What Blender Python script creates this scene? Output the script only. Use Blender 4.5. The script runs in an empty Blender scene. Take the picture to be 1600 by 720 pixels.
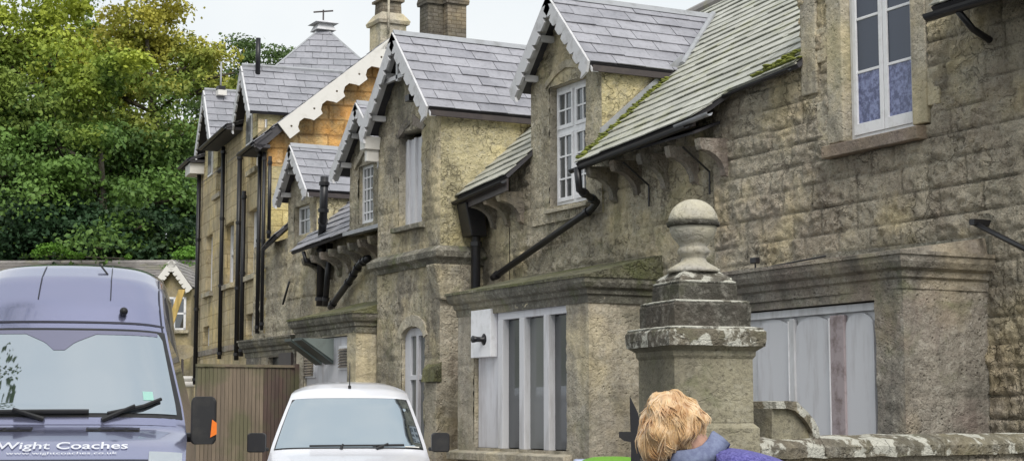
import bpy, bmesh, math, random
import numpy as np
from mathutils import Vector, Matrix, noise
from mathutils.geometry import tessellate_polygon
random.seed(7); rng = np.random.default_rng(7)
R = math.radians
C = bpy.context.scene.collection
SC = bpy.context.scene

# ------------------------------------------------------------------ camera, world, sun, exposure
TH = R(27.6); PT = R(6.287); FPX = 2587.0; CZ = 1.55
cd = bpy.data.cameras.new('camera'); cam = bpy.data.objects.new('camera', cd); C.objects.link(cam)
cam.location = (0, 0, CZ); cam.rotation_euler = (R(90) + PT, 0, -TH)
cd.sensor_width = 36; cd.lens = FPX / 1600 * 36; cd.clip_end = 3000; cd.clip_start = .1
SC.camera = cam
W_ = bpy.data.worlds.new('World'); SC.world = W_; W_.use_nodes = True
nt = W_.node_tree; nt.nodes.clear()
SUN_EL, SUN_AZ = R(48), R(196)      # azimuth measured clockwise from +Y: behind the camera
sky = nt.nodes.new('ShaderNodeTexSky'); sky.sky_type = 'NISHITA'; sky.sun_disc = False
sky.sun_elevation = SUN_EL; sky.sun_rotation = SUN_AZ; sky.dust_density = 6; sky.air_density = 1.0
hs = nt.nodes.new('ShaderNodeHueSaturation'); hs.inputs['Saturation'].default_value = .35
mx = nt.nodes.new('ShaderNodeMix'); mx.data_type = 'RGBA'; mx.inputs[0].default_value = .8
mx.inputs[7].default_value = (7.2, 7.7, 8.0, 1)
tc = nt.nodes.new('ShaderNodeTexCoord'); cn = nt.nodes.new('ShaderNodeTexNoise'); cn.inputs['Scale'].default_value = 3.5; cn.inputs['Detail'].default_value = 6
cr_ = nt.nodes.new('ShaderNodeMapRange'); cr_.inputs[1].default_value = .35; cr_.inputs[2].default_value = .7
cm = nt.nodes.new('ShaderNodeMix'); cm.data_type = 'RGBA'; cm.inputs[6].default_value = (6.9, 7.5, 7.9, 1); cm.inputs[7].default_value = (8.3, 8.5, 8.5, 1)
nt.links.new(tc.outputs['Generated'], cn.inputs['Vector']); nt.links.new(cn.outputs[0], cr_.inputs[0]); nt.links.new(cr_.outputs[0], cm.inputs[0]); nt.links.new(cm.outputs[2], mx.inputs[7])
bg = nt.nodes.new('ShaderNodeBackground'); bg.inputs[1].default_value = .115
wo = nt.nodes.new('ShaderNodeOutputWorld')
nt.links.new(sky.outputs[0], hs.inputs['Color']); nt.links.new(hs.outputs[0], mx.inputs[6])
nt.links.new(mx.outputs[2], bg.inputs[0]); nt.links.new(bg.outputs[0], wo.inputs[0])
sl = bpy.data.lights.new('sun', 'SUN'); sun = bpy.data.objects.new('sun', sl); C.objects.link(sun)
sl.energy = 2.2; sl.angle = R(28); sl.color = (1, .96, .9)
sd = Vector((math.sin(SUN_AZ) * math.cos(SUN_EL), math.cos(SUN_AZ) * math.cos(SUN_EL), math.sin(SUN_EL)))
sun.rotation_euler = (-sd).to_track_quat('-Z', 'Y').to_euler()
vs = SC.view_settings; vs.view_transform = 'Standard'; vs.look = 'None'; vs.gamma = 1; vs.use_curve_mapping = False
vs.exposure = 0.2

# ------------------------------------------------------------------ measuring helpers
def ray(px, py):
    a = (px - 800) / FPX; b = (360 - py) / FPX
    f = math.cos(PT) - b * math.sin(PT); u = math.sin(PT) + b * math.cos(PT)
    return Vector((f * math.sin(TH) + a * math.cos(TH), f * math.cos(TH) - a * math.sin(TH), u))
def onX(px, py, X): r = ray(px, py); return Vector((0, 0, CZ)) + r * (X / r.x)
def onY(px, py, Y): r = ray(px, py); return Vector((0, 0, CZ)) + r * (Y / r.y)
def onP(px, py, p, n):
    r = ray(px, py); o = Vector((0, 0, CZ)); return o + r * ((Vector(p) - o).dot(n) / r.dot(n))
def atZ(px, py, d):     # at horizontal depth d along the view
    r = ray(px, py); k = r.x * math.sin(TH) + r.y * math.cos(TH); return Vector((0, 0, CZ)) + r * (d / k)

# ------------------------------------------------------------------ materials
def nodes(name):
    m = bpy.data.materials.new(name); m.use_nodes = True; t = m.node_tree
    return m, t, t.nodes['Principled BSDF']
def N(t, k, **kw):
    n = t.nodes.new('ShaderNode' + k)
    for a, b in kw.items(): setattr(n, a, b)
    return n
def L(t, a, b): t.links.new(a, b)
def mixc(t, fac, a, b, blend='MIX'):
    n = N(t, 'Mix', data_type='RGBA', blend_type=blend)
    for s, v in ((n.inputs[0], fac), (n.inputs[6], a), (n.inputs[7], b)):
        if hasattr(v, 'links'): L(t, v, s)
        elif isinstance(v, (int, float)): s.default_value = v
        else: s.default_value = (*v, 1)
    return n.outputs[2]
def noisef(t, co, scale, detail=4, lo=.4, hi=.6, rough=.55, dist=0, sc3=None):
    if sc3:
        mp = N(t, 'Mapping'); mp.inputs['Scale'].default_value = sc3; L(t, co, mp.inputs[0]); co = mp.outputs[0]
    n = N(t, 'TexNoise'); n.inputs['Scale'].default_value = scale; n.inputs['Detail'].default_value = detail
    n.inputs['Roughness'].default_value = rough; n.inputs['Distortion'].default_value = dist
    L(t, co, n.inputs['Vector'])
    r = N(t, 'MapRange'); r.inputs[1].default_value = lo; r.inputs[2].default_value = hi
    L(t, n.outputs[0], r.inputs[0]); return r.outputs[0], n.outputs[0]
def mul(t, a, b, op='MULTIPLY'):
    n = N(t, 'Math', operation=op)
    for s, v in ((n.inputs[0], a), (n.inputs[1], b)):
        if hasattr(v, 'links'): L(t, v, s)
        else: s.default_value = v
    return n.outputs[0]
def stone(name, c1, c2, c3, green=.3, dark=.5, pale=.3, pink=0., bump=.6, fine=1., brick=None, seed=0., rough=.92, streak=.4, cracks=1., damp=1.):
    m, t, p = nodes(name)
    g = N(t, 'NewGeometry'); ad = N(t, 'VectorMath', operation='ADD'); ad.inputs[1].default_value = (seed, seed * .7, seed * .3)
    L(t, g.outputs['Position'], ad.inputs[0]); co = ad.outputs[0]
    at = N(t, 'Attribute', attribute_name='blk'); mo = N(t, 'Attribute', attribute_name='mort')
    col = mixc(t, at.outputs['Fac'], c1, c2)
    a, _ = noisef(t, co, 1.1, 6, .35, .65); col = mixc(t, a, col, c3)
    a, _ = noisef(t, co, 4.5, 8, .42, .62, .65); col = mixc(t, mul(t, a, .55), col, tuple(x * .62 for x in c1))
    a, _ = noisef(t, co, 14, 6, .5, .64, .7); col = mixc(t, mul(t, a, pale), col, (.62, .59, .50))
    a, _ = noisef(t, co, 38, 4, .52, .64, .7); col = mixc(t, mul(t, a, dark), col, (.04, .034, .027))
    a, _ = noisef(t, co, .8, 5, .5, .62, .6); col = mixc(t, mul(t, a, .5), col, tuple(x * y for x, y in zip(c1, (1.3, 1.2, .85))))
    vp = N(t, 'TexVoronoi'); vp.inputs['Scale'].default_value = 21; vp.inputs['Randomness'].default_value = 1; L(t, co, vp.inputs['Vector'])
    pm = N(t, 'MapRange'); pm.inputs[1].default_value = .30; pm.inputs[2].default_value = .12; L(t, vp.outputs['Distance'], pm.inputs[0]); pa_, _ = noisef(t, co, 5, 3, .48, .6); pit = mul(t, pm.outputs[0], pa_)
    col = mixc(t, mul(t, pit, mul(t, dark, .7)), col, (.06, .05, .035))  # hollows darkened in the colour: dirt in the pits plus their shade
    dn = N(t, 'TexNoise'); dn.inputs['Scale'].default_value = 5; dn.inputs['Detail'].default_value = 5; L(t, co, dn.inputs['Vector'])
    dv = N(t, 'VectorMath', operation='MULTIPLY_ADD'); L(t, dn.outputs['Color'], dv.inputs[0]); dv.inputs[1].default_value = (.5, .5, .5); L(t, co, dv.inputs[2])
    cv = N(t, 'TexVoronoi', feature='DISTANCE_TO_EDGE'); cv.inputs['Scale'].default_value = 4.2; L(t, dv.outputs[0], cv.inputs['Vector'])
    cm_ = N(t, 'MapRange'); cm_.inputs[1].default_value = .045; cm_.inputs[2].default_value = .0; L(t, cv.outputs['Distance'], cm_.inputs[0]); ca_, _ = noisef(t, co, 1.7, 4, .46, .6)
    crack = mul(t, cm_.outputs[0], ca_); col = mixc(t, mul(t, crack, mul(t, dark, cracks)), col, (.07, .058, .042))
    a, _ = noisef(t, co, .55, 5, .52, .66, .6, .6); col = mixc(t, mul(t, a, mul(t, streak, .9)), col, tuple(x * .42 for x in c3))
    a, _ = noisef(t, co, 1.5, 7, .50, .66, .6, sc3=(1.6, 1.6, .35)); col = mixc(t, mul(t, a, streak), col, (.075, .07, .058))
    a, _ = noisef(t, co, 1.9, 6, .55, .68, .6, 1.0); col = mixc(t, mul(t, a, green), col, (.12, .14, .045))
    if pink: a, _ = noisef(t, co, 1.3, 5, .48, .62, .6, .5); col = mixc(t, mul(t, a, pink), col, (.30, .21, .18))
    a, _ = noisef(t, co, .7, 8, .47, .60, .62, .8, sc3=(1.3, 1.3, .7)); a2, _ = noisef(t, co, 2.6, 6, .36, .58, .6); col = mixc(t, mul(t, mul(t, a, a2), .62 * damp), col, (.105, .10, .088))
    hsn = N(t, 'HueSaturation'); hsn.inputs['Saturation'].default_value = .86; L(t, col, hsn.inputs['Color']); col = hsn.outputs[0] if damp > .5 else col
    if brick:
        sx = N(t, 'SeparateXYZ'); L(t, g.outputs['Position'], sx.inputs[0]); cx = N(t, 'CombineXYZ')
        nz, raw = noisef(t, co, 3, 3, 0, 1)
        L(t, mul(t, mul(t, sx.outputs[0], sx.outputs[1], 'ADD'), mul(t, raw, .04), 'ADD'), cx.inputs[0])
        L(t, mul(t, sx.outputs[2], mul(t, raw, .03), 'ADD'), cx.inputs[1])
        b = N(t, 'TexBrick'); L(t, cx.outputs[0], b.inputs['Vector']); b.inputs['Scale'].default_value = 1
        b.inputs['Brick Width'].default_value = brick[0]; b.inputs['Row Height'].default_value = brick[1]
        b.inputs['Mortar Size'].default_value = brick[2]; b.inputs['Mortar Smooth'].default_value = .3
        b.inputs['Color1'].default_value = (1, 1, 1, 1); b.inputs['Color2'].default_value = (.82, .80, .74, 1); b.inputs['Mortar'].default_value = (.6, .57, .52, 1)
        col = mixc(t, 1, col, b.outputs['Color'], 'MULTIPLY')
    col = mixc(t, mul(t, mo.outputs['Fac'], .32), col, (.13, .115, .09))
    L(t, col, p.inputs['Base Color']); p.inputs['Roughness'].default_value = rough; p.inputs['Specular IOR Level'].default_value = .25
    _, h1 = noisef(t, co, 9, 8, 0, 1, .65); _, h2 = noisef(t, co, 45, 5, 0, 1, .7)
    v = N(t, 'TexVoronoi'); v.inputs['Scale'].default_value = 16; L(t, co, v.inputs['Vector'])
    h = mul(t, mul(t, h1, mul(t, h2, .35 * fine), 'ADD'), mul(t, v.outputs['Distance'], .25), 'ADD'); h = mul(t, h, mul(t, pit, -.4), 'ADD'); h = mul(t, h, mul(t, crack, -.7 * cracks), 'ADD')
    if brick: h = mul(t, h, mul(t, b.outputs['Fac'], -.6), 'ADD')
    bp = N(t, 'Bump'); bp.inputs['Strength'].default_value = min(1, bump); bp.inputs['Distance'].default_value = .075 * max(1, bump)
    L(t, h, bp.inputs['Height']); L(t, bp.outputs[0], p.inputs['Normal'])
    return m
def slate(name, c1, c2, lich=.15, moss=0., seed=0, rough=.42):
    m, t, p = nodes(name); g = N(t, 'NewGeometry'); co = g.outputs['Position']
    col = mixc(t, g.outputs['Random Per Island'], c1, c2)
    a, _ = noisef(t, co, 2.2, 6, .4, .65); col = mixc(t, mul(t, a, .5), col, tuple(x * 1.25 for x in c2))
    a, _ = noisef(t, co, 16, 7, .5, .66, .7); col = mixc(t, mul(t, a, .4), col, tuple(x * .5 for x in c1))
    a, _ = noisef(t, co, 30, 5, .6, .68, .6); col = mixc(t, mul(t, a, lich), col, (.42, .42, .34))
    if moss:
        a, _ = noisef(t, co, 2.6, 8, .53, .6, .7); col = mixc(t, mul(t, a, moss), col, (.26, .27, .05))
    L(t, col, p.inputs['Base Color'])
    rr, _ = noisef(t, co, 12, 4, .2, .8); r2 = N(t, 'MapRange'); r2.inputs[3].default_value = rough - .1; r2.inputs[4].default_value = rough + .22
    L(t, rr, r2.inputs[0]); L(t, r2.outputs[0], p.inputs['Roughness'])
    bp = N(t, 'Bump'); bp.inputs['Strength'].default_value = .35; bp.inputs['Distance'].default_value = .01
    _, h = noisef(t, co, 25, 6, 0, 1, .6); L(t, h, bp.inputs['Height']); L(t, bp.outputs[0], p.inputs['Normal'])
    return m
def paint(name, c, rough=.45, dirt=.3, dcol=(.2, .18, .14), metal=0, scale=6, coat=0, spec=.5, streak=False, lo=.5, hi=.7):
    m, t, p = nodes(name); g = N(t, 'NewGeometry'); co = g.outputs['Position']; col = c
    if dirt:
        a, _ = noisef(t, co, scale, 8, lo, hi, .65, sc3=(1.5, 1.5, .25) if streak else None); col = mixc(t, mul(t, a, dirt), c, dcol)
        L(t, col, p.inputs['Base Color'])
        bp = N(t, 'Bump'); bp.inputs['Strength'].default_value = .15; bp.inputs['Distance'].default_value = .004
        if not coat: L(t, a, bp.inputs['Height']); L(t, bp.outputs[0], p.inputs['Normal'])
    else: p.inputs['Base Color'].default_value = (*c, 1)
    p.inputs['Roughness'].default_value = rough; p.inputs['Metallic'].default_value = metal
    p.inputs['Coat Weight'].default_value = coat; p.inputs['Coat Roughness'].default_value = .04; p.inputs['Specular IOR Level'].default_value = spec
    return m
def wood(name, c1, c2, rough=.85, mix2=None):
    m, t, p = nodes(name); g = N(t, 'NewGeometry'); co = g.outputs['Position']
    col = mixc(t, g.outputs['Random Per Island'], c1, c2)
    a, h = noisef(t, co, 14, 8, .4, .65, .65, sc3=(1, 1, .08)); col = mixc(t, mul(t, a, .6), col, tuple(x * .4 for x in c1))
    a, _ = noisef(t, co, 1.6, 6, .5, .64); col = mixc(t, mul(t, a, .5), col, (.10, .12, .05))
    L(t, col, p.inputs['Base Color']); p.inputs['Roughness'].default_value = rough
    bp = N(t, 'Bump'); bp.inputs['Strength'].default_value = .4; bp.inputs['Distance'].default_value = .006
    L(t, h, bp.inputs['Height']); L(t, bp.outputs[0], p.inputs['Normal']); return m
def glass(name, c=(.02, .025, .03), refl=.25, tint=(.9, .95, 1), rough=.03, wob=.0, mottle=None):
    m, t, p = nodes(name); p.inputs['Roughness'].default_value = .3; p.inputs['Base Color'].default_value = (*c, 1)
    g = N(t, 'NewGeometry')
    if mottle:
        a, _ = noisef(t, g.outputs['Position'], 24, 6, .42, .62, .6); L(t, mixc(t, a, c, mottle), p.inputs['Base Color'])
    gl = N(t, 'BsdfGlossy'); gl.inputs[0].default_value = (*tint, 1); gl.inputs['Roughness'].default_value = rough
    if wob:
        bp = N(t, 'Bump'); bp.inputs['Strength'].default_value = wob; bp.inputs['Distance'].default_value = .02
        _, h = noisef(t, g.outputs['Position'], 1.5, 2, 0, 1); L(t, h, bp.inputs['Height']); L(t, bp.outputs[0], gl.inputs['Normal'])
    ms = N(t, 'MixShader'); ms.inputs[0].default_value = refl
    L(t, p.outputs[0], ms.inputs[1]); L(t, gl.outputs[0], ms.inputs[2]); L(t, ms.outputs[0], t.nodes['Material Output'].inputs[0])
    return m
M = {}
M['wall_near'] = stone('weathered rubble stone', (.74, .66, .51), (.62, .55, .43), (.64, .57, .45), .14, .36, .5, .25, 1.0, 1.8, streak=.2, damp=.45)
M['wall_cot'] = stone('buff ashlar stone', (.64, .56, .385), (.43, .38, .275), (.54, .47, .335), .42, .5, .45, .12, .75, 1.2, seed=11)
M['cheek'] = stone('yellow stone toned as lit', (.78, .69, .42), (.64, .56, .35), (.70, .62, .38), .2, .4, .4, 0, .85, 1.3, seed=3, streak=.15, damp=.35)  # brighter than the dormer fronts: the lit side's tone is put into the colour
M['dress'] = stone('dressed stone', (.60, .53, .38), (.50, .44, .32), (.50, .45, .35), .3, .4, .4, .14, .6, 1, seed=5, cracks=.3)
M['dressgrey'] = stone('grey stained dressed stone', (.37, .32, .26), (.32, .285, .23), (.28, .26, .215), .45, .5, .35, .35, .6, 1, seed=8, streak=.65, cracks=.3)
M['cornice'] = stone('mossy cornice stone', (.29, .265, .20), (.26, .24, .18), (.20, .195, .15), .8, .5, .5, .1, .6, 1.2, seed=14, streak=.6, cracks=.3)
M['far'] = stone('honey ashlar', (.74, .62, .39), (.60, .50, .32), (.66, .55, .36), .1, .3, .3, .14, .4, .8, brick=(.62, .31, .012), seed=21, streak=.35, damp=.35)
M['fargable'] = stone('orange stained stone', (.78, .40, .13), (.80, .55, .24), (.74, .60, .34), .0, .12, .3, 0, .6, .8, brick=(.5, .3, .02), seed=25, streak=.1, damp=.35)
M['fargab2'] = stone('yellow painted stone', (.78, .69, .40), (.72, .62, .37), (.68, .58, .33), .1, .15, .3, 0, .5, .8, brick=(.5, .3, .012), seed=27, streak=.1, damp=.35)
M['lodge'] = stone('lodge stone', (.36, .31, .21), (.30, .26, .18), (.33, .28, .2), .3, .2, .2, 0, .3, .5, seed=31, damp=.35)
M['moss'] = stone('moss', (.16, .17, .06), (.2, .19, .09), (.27, .25, .17), .6, .4, .2, 0, .9, 1.5, seed=35)
M['pierst'] = stone('gate pier stone', (.37, .33, .22), (.31, .28, .19), (.32, .29, .19), .6, .4, .15, .05, .45, .9, seed=41, cracks=.3)
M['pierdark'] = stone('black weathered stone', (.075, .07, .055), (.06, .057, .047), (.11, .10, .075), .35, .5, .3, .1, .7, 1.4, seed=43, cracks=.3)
M['ball'] = stone('pale ball stone', (.62, .61, .57), (.56, .55, .51), (.48, .46, .41), .1, .5, .4, .1, .35, 1, seed=47, streak=.25, cracks=.3, damp=.35)
M['tuft'] = stone('brick chimney', (.36, .30, .21), (.30, .26, .19), (.26, .22, .17), .1, .3, .3, .2, .3, .6, brick=(.23, .08, .012), seed=51)
M['sl_purple'] = slate('purple grey slate', (.22, .22, .248), (.32, .318, .35))
M['sl_green'] = slate('green grey slate', (.34, .345, .30), (.45, .45, .40), .3, .0, rough=.5)
M['sl_moss'] = slate('mossy green grey slate', (.34, .345, .30), (.45, .45, .40), .3, .22, rough=.5)
M['sl_far'] = slate('far grey slate', (.22, .225, .25), (.29, .29, .32))
M['sl_lodge'] = slate('brown grey slate', (.20, .185, .18), (.27, .25, .24), .3, .2)
M['lead'] = paint('lead flashing', (.32, .33, .35), .45, .5, (.12, .12, .11))
M['board'] = paint('weathered white bargeboard', (.58, .58, .60), .6, .55, (.26, .25, .24), scale=7, streak=False)
M['boardw'] = paint('white bargeboard', (.70, .68, .64), .5, .25, (.4, .37, .32))
M['white'] = paint('white window paint', (.80, .80, .82), .4, .3, (.4, .38, .36), scale=9)
M['greyw'] = paint('grey white painted panel', (.60, .60, .63), .5, .7, (.33, .30, .30), scale=3, streak=True)
M['greyp'] = paint('dirty grey white mullion', (.60, .60, .62), .55, .5, (.22, .2, .18), scale=4, streak=True)
M['pinkp'] = paint('flaking pink mullion', (.38, .32, .33), .6, .8, (.13, .09, .08), scale=7)
M['brown'] = paint('dark painted timber', (.055, .045, .045), .5, .4, (.12, .1, .08))
M['black'] = paint('black gutter paint', (.010, .010, .013), .4, .4, (.035, .028, .024))
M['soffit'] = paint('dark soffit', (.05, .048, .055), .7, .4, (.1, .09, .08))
M['glass'] = glass('window glass', (.03, .033, .035), .12)
M['glassd'] = glass('dim window glass', (.10, .105, .10), .12)
M['glassb'] = glass('blue window glass', (.012, .018, .04), .045, (.75, .85, 1))
M['glassf'] = glass('frosted window glass', (.035, .045, .14), .05, (.8, .85, 1), .2, mottle=(.20, .23, .42))
M['curtain'] = paint('pale blind', (.62, .6, .56), .8, .2)
M['fence'] = wood('weathered fence boards', (.26, .205, .15), (.20, .16, .12))
M['fenced'] = wood('dark fence boards', (.13, .085, .07), (.10, .07, .06))
M['plank'] = wood('yellow new timber', (.62, .42, .13), (.60, .42, .14))
M['orangebrick'] = M['fargable']

# ------------------------------------------------------------------ mesh helpers
def pieces(name, mat, parent, boxes, bevel=0):
    for b in boxes: MB().box(*b).build(name, mat, parent, bevel=bevel)
class MB:
    def __init__(s): s.v = []; s.f = []
    def add(s, v, f):
        o = len(s.v); s.v += [tuple(x) for x in v]; s.f += [tuple(o + i for i in q) for q in f]; return s
    def box(s, x0, x1, y0, y1, z0, z1):
        return s.add([(x0, y0, z0), (x1, y0, z0), (x1, y1, z0), (x0, y1, z0), (x0, y0, z1), (x1, y0, z1), (x1, y1, z1), (x0, y1, z1)],
                     [(0, 3, 2, 1), (4, 5, 6, 7), (0, 1, 5, 4), (1, 2, 6, 5), (2, 3, 7, 6), (3, 0, 4, 7)])
    def obox(s, o, a, b, c, A=(0, 1), B=(0, 1), Cc=(0, 1)):
        o = Vector(o); P = [o + a * i + b * j + c * k for k in Cc for j in B for i in A]
        return s.add(P, [(0, 2, 3, 1), (4, 5, 7, 6), (0, 1, 5, 4), (1, 3, 7, 5), (3, 2, 6, 7), (2, 0, 4, 6)])
    def prism(s, pts, ext, holes=()):
        ext = Vector(ext); loops = [[Vector(p) for p in pts]] + [[Vector(p) for p in h] for h in holes]
        tris = tessellate_polygon(loops); allp = [p for l in loops for p in l]; n = len(allp)
        f = [tuple(t) for t in tris] + [tuple(i + n for i in reversed(t)) for t in tris]
        k = 0
        for l in loops:
            m = len(l)
            for i in range(m): a, b = k + i, k + (i + 1) % m; f.append((a, b, b + n, a + n))
            k += m
        return s.add(allp + [p + ext for p in allp], f)
    def tube(s, pts, r, n=10, caps=True):
        pts = [Vector(p) for p in pts]; rs = r if isinstance(r, (list, tuple)) else [r] * len(pts)
        V = []; F = []; prev = None
        for i, p in enumerate(pts):
            d = (pts[min(i + 1, len(pts) - 1)] - pts[max(i - 1, 0)]).normalized()
            if prev is None: a = d.orthogonal().normalized()
            else: a = (prev - d * prev.dot(d)).normalized()
            prev = a; b = d.cross(a)
            V += [p + (a * math.cos(2 * math.pi * k / n) + b * math.sin(2 * math.pi * k / n)) * rs[i] for k in range(n)]
        for i in range(len(pts) - 1):
            for k in range(n): F.append((i * n + k, i * n + (k + 1) % n, (i + 1) * n + (k + 1) % n, (i + 1) * n + k))
        if caps: F += [tuple(reversed(range(n))), tuple(range((len(pts) - 1) * n, len(pts) * n))]
        return s.add(V, F)
    def lathe(s, c, prof, n=28):
        V = []; F = []; c = Vector(c)
        for r, z in prof: V += [c + Vector((r * math.cos(2 * math.pi * k / n), r * math.sin(2 * math.pi * k / n), z)) for k in range(n)]
        for i in range(len(prof) - 1):
            for k in range(n): F.append((i * n + k, i * n + (k + 1) % n, (i + 1) * n + (k + 1) % n, (i + 1) * n + k))
        F += [tuple(reversed(range(n))), tuple(range((len(prof) - 1) * n, len(prof) * n))]
        return s.add(V, F)
    def ring(s, path, prof):
        """mitred moulding: path is a list of functions o -> (x,y); prof a closed list of (out, z)"""
        V = []; F = []; m = len(prof)
        for pf in path: V += [(*pf(o), z) for o, z in prof]
        for i in range(len(path) - 1):
            for k in range(m): F.append((i * m + k, (i + 1) * m + k, (i + 1) * m + (k + 1) % m, i * m + (k + 1) % m))
        F += [tuple(range(m)), tuple(reversed(range((len(path) - 1) * m, len(path) * m)))]
        return s.add(V, F)
    def sphere(s, c, r, nu=16, nv=10, sc=(1, 1, 1)):
        c = Vector(c); V = []; F = []
        for j in range(nv + 1):
            a = math.pi * j / nv
            for i in range(nu):
                b = 2 * math.pi * i / nu; V.append(c + Vector((r * sc[0] * math.sin(a) * math.cos(b), r * sc[1] * math.sin(a) * math.sin(b), r * sc[2] * math.cos(a))))
        for j in range(nv):
            for i in range(nu): F.append((j * nu + i, (j + 1) * nu + i, (j + 1) * nu + (i + 1) % nu, j * nu + (i + 1) % nu))
        return s.add(V, F)
    def build(s, name, mat, parent=None, smooth=False, bevel=0, recalc=True, label=None):
        me = bpy.data.meshes.new(name); me.from_pydata(s.v, [], s.f)
        if recalc:
            bm = bmesh.new(); bm.from_mesh(me)
            if smooth: bmesh.ops.remove_doubles(bm, verts=bm.verts, dist=1e-5)
            bmesh.ops.recalc_face_normals(bm, faces=bm.faces); bm.to_mesh(me); bm.free()
        return link(name, me, mat, parent, smooth, bevel, label)
def link(name, me, mat, parent=None, smooth=False, bevel=0, label=None):
    if mat is not None: me.materials.append(mat if not isinstance(mat, str) else M[mat])
    if smooth: me.polygons.foreach_set('use_smooth', [True] * len(me.polygons))
    o = bpy.data.objects.new(name, me); C.objects.link(o)
    if parent:
        o.parent = parent
        if parent.type == 'EMPTY' and not parent.get('_local'): o.matrix_parent_inverse = parent.matrix_basis.inverted()
    if bevel:
        b = o.modifiers.new('b', 'BEVEL'); b.width = bevel; b.segments = 2; b.limit_method = 'ANGLE'
    if label: o['label'] = label
    return o
def thing(name, label, cat, loc=(0, 0, 0), rz=0, group=None, local=False):
    o = bpy.data.objects.new(name, None); C.objects.link(o); o.empty_display_size = .3
    o.location = loc; o.rotation_euler = (0, 0, rz); o['label'] = label; o['category'] = cat
    if group: o['group'] = group
    if local: o['_local'] = 1
    return o
def tag(o, label, cat, group=None):
    o['label'] = label; o['category'] = cat
    if group: o['group'] = group
    return o

def layout(u0, u1, z0, z1, ch, bw, seed):
    rn = random.Random(seed); rows = []; z = z0 - rn.random() * .1
    while z < z1:
        h = ch * rn.uniform(.8, 1.2); u = u0 - rn.random() * bw; cs = []
        while u < u1: w = bw * rn.uniform(.55, 1.5); cs.append((u, u + w, rn.random())); u += w
        rows.append((z, z + h, cs)); z += h
    return rows
def stonewall(name, o, U, Nn, u0, u1, z0, z1, mat, parent, holes=(), clip=None, step=.03, rough=.03, mort=.012, ch=.27, bw=.5, seed=1, label=None):
    """rock faced or dressed wall sheet, displaced outwards along Nn; points carry block tint and joint mask"""
    U = Vector(U); Nn = Vector(Nn); o = Vector(o)
    def lines(a, b, cuts):
        ks = sorted(set([a, b] + [c for c in cuts if a < c < b])); out = []
        for p, q in zip(ks, ks[1:]):
            n = max(1, round((q - p) / step)); out += [p + (q - p) * i / n for i in range(n)]
        return out + [b]
    us = lines(u0, u1, [h[0] for h in holes] + [h[1] for h in holes]); zs = lines(z0, z1, [h[2] for h in holes] + [h[3] for h in holes])
    rows = layout(u0, u1, z0, z1, ch, bw, seed); V = []; B = []; Mo = []
    for z in zs:
        row = next((r for r in rows if r[0] <= z < r[1]), rows[-1])
        for u in us:
            wob = noise.noise(Vector((u * 2.3, z * 2.3, seed))) * .02
            zz = z + noise.noise(Vector((u * 1.7 + 9, z, seed))) * .015
            row2 = next((r for r in rows if r[0] <= zz < r[1]), row)
            c = next((c for c in row2[2] if c[0] <= u + wob < c[1]), row2[2][-1])
            e = min(zz - row2[0], row2[1] - zz, u + wob - c[0], c[1] - u - wob)
            jm = max(0., 1 - max(e, 0) / (.016 if step < .03 else .022))
            edge = 1 - math.exp(-max(e, 0) / .013)
            rr = .65 + .7 * c[2] if rough > .012 else 1
            nn = noise.fractal(Vector((u * 9, z * 11, seed * 3.1)), .65, 2.2, 5) * 1.35
            hgt = rough * rr * edge * (.8 + nn) + noise.noise(Vector((u * .9, z * .9, seed + 5))) * .02 - jm * mort + (c[2] - .5) * rough * .3
            hgt *= max(0., min(1., min(u - u0, u1 - u) / .05))
            V.append(o + U * u + Vector((0, 0, z)) + Nn * hgt); B.append(c[2]); Mo.append(jm)
    nu = len(us); F = []
    for j in range(len(zs) - 1):
        zc = (zs[j] + zs[j + 1]) / 2
        for i in range(nu - 1):
            uc = (us[i] + us[i + 1]) / 2
            if any(h[0] < uc < h[1] and h[2] < zc < h[3] for h in holes): continue
            if clip and not clip(uc, zc): continue
            F.append((j * nu + i, j * nu + i + 1, (j + 1) * nu + i + 1, (j + 1) * nu + i))
    if U.cross(Vector((0, 0, 1))).dot(Nn) < 0: F = [tuple(reversed(f)) for f in F]
    me = bpy.data.meshes.new(name); me.from_pydata([tuple(v) for v in V], [], F)
    for nm, d in (('blk', B), ('mort', Mo)):
        a = me.attributes.new(nm, 'FLOAT', 'POINT'); a.data.foreach_set('value', d)
    bm = bmesh.new(); bm.from_mesh(me); bmesh.ops.delete(bm, geom=[v for v in bm.verts if not v.link_faces], context='VERTS'); bm.to_mesh(me); bm.free()
    return link(name, me, mat, parent, True, 0, label)

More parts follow.
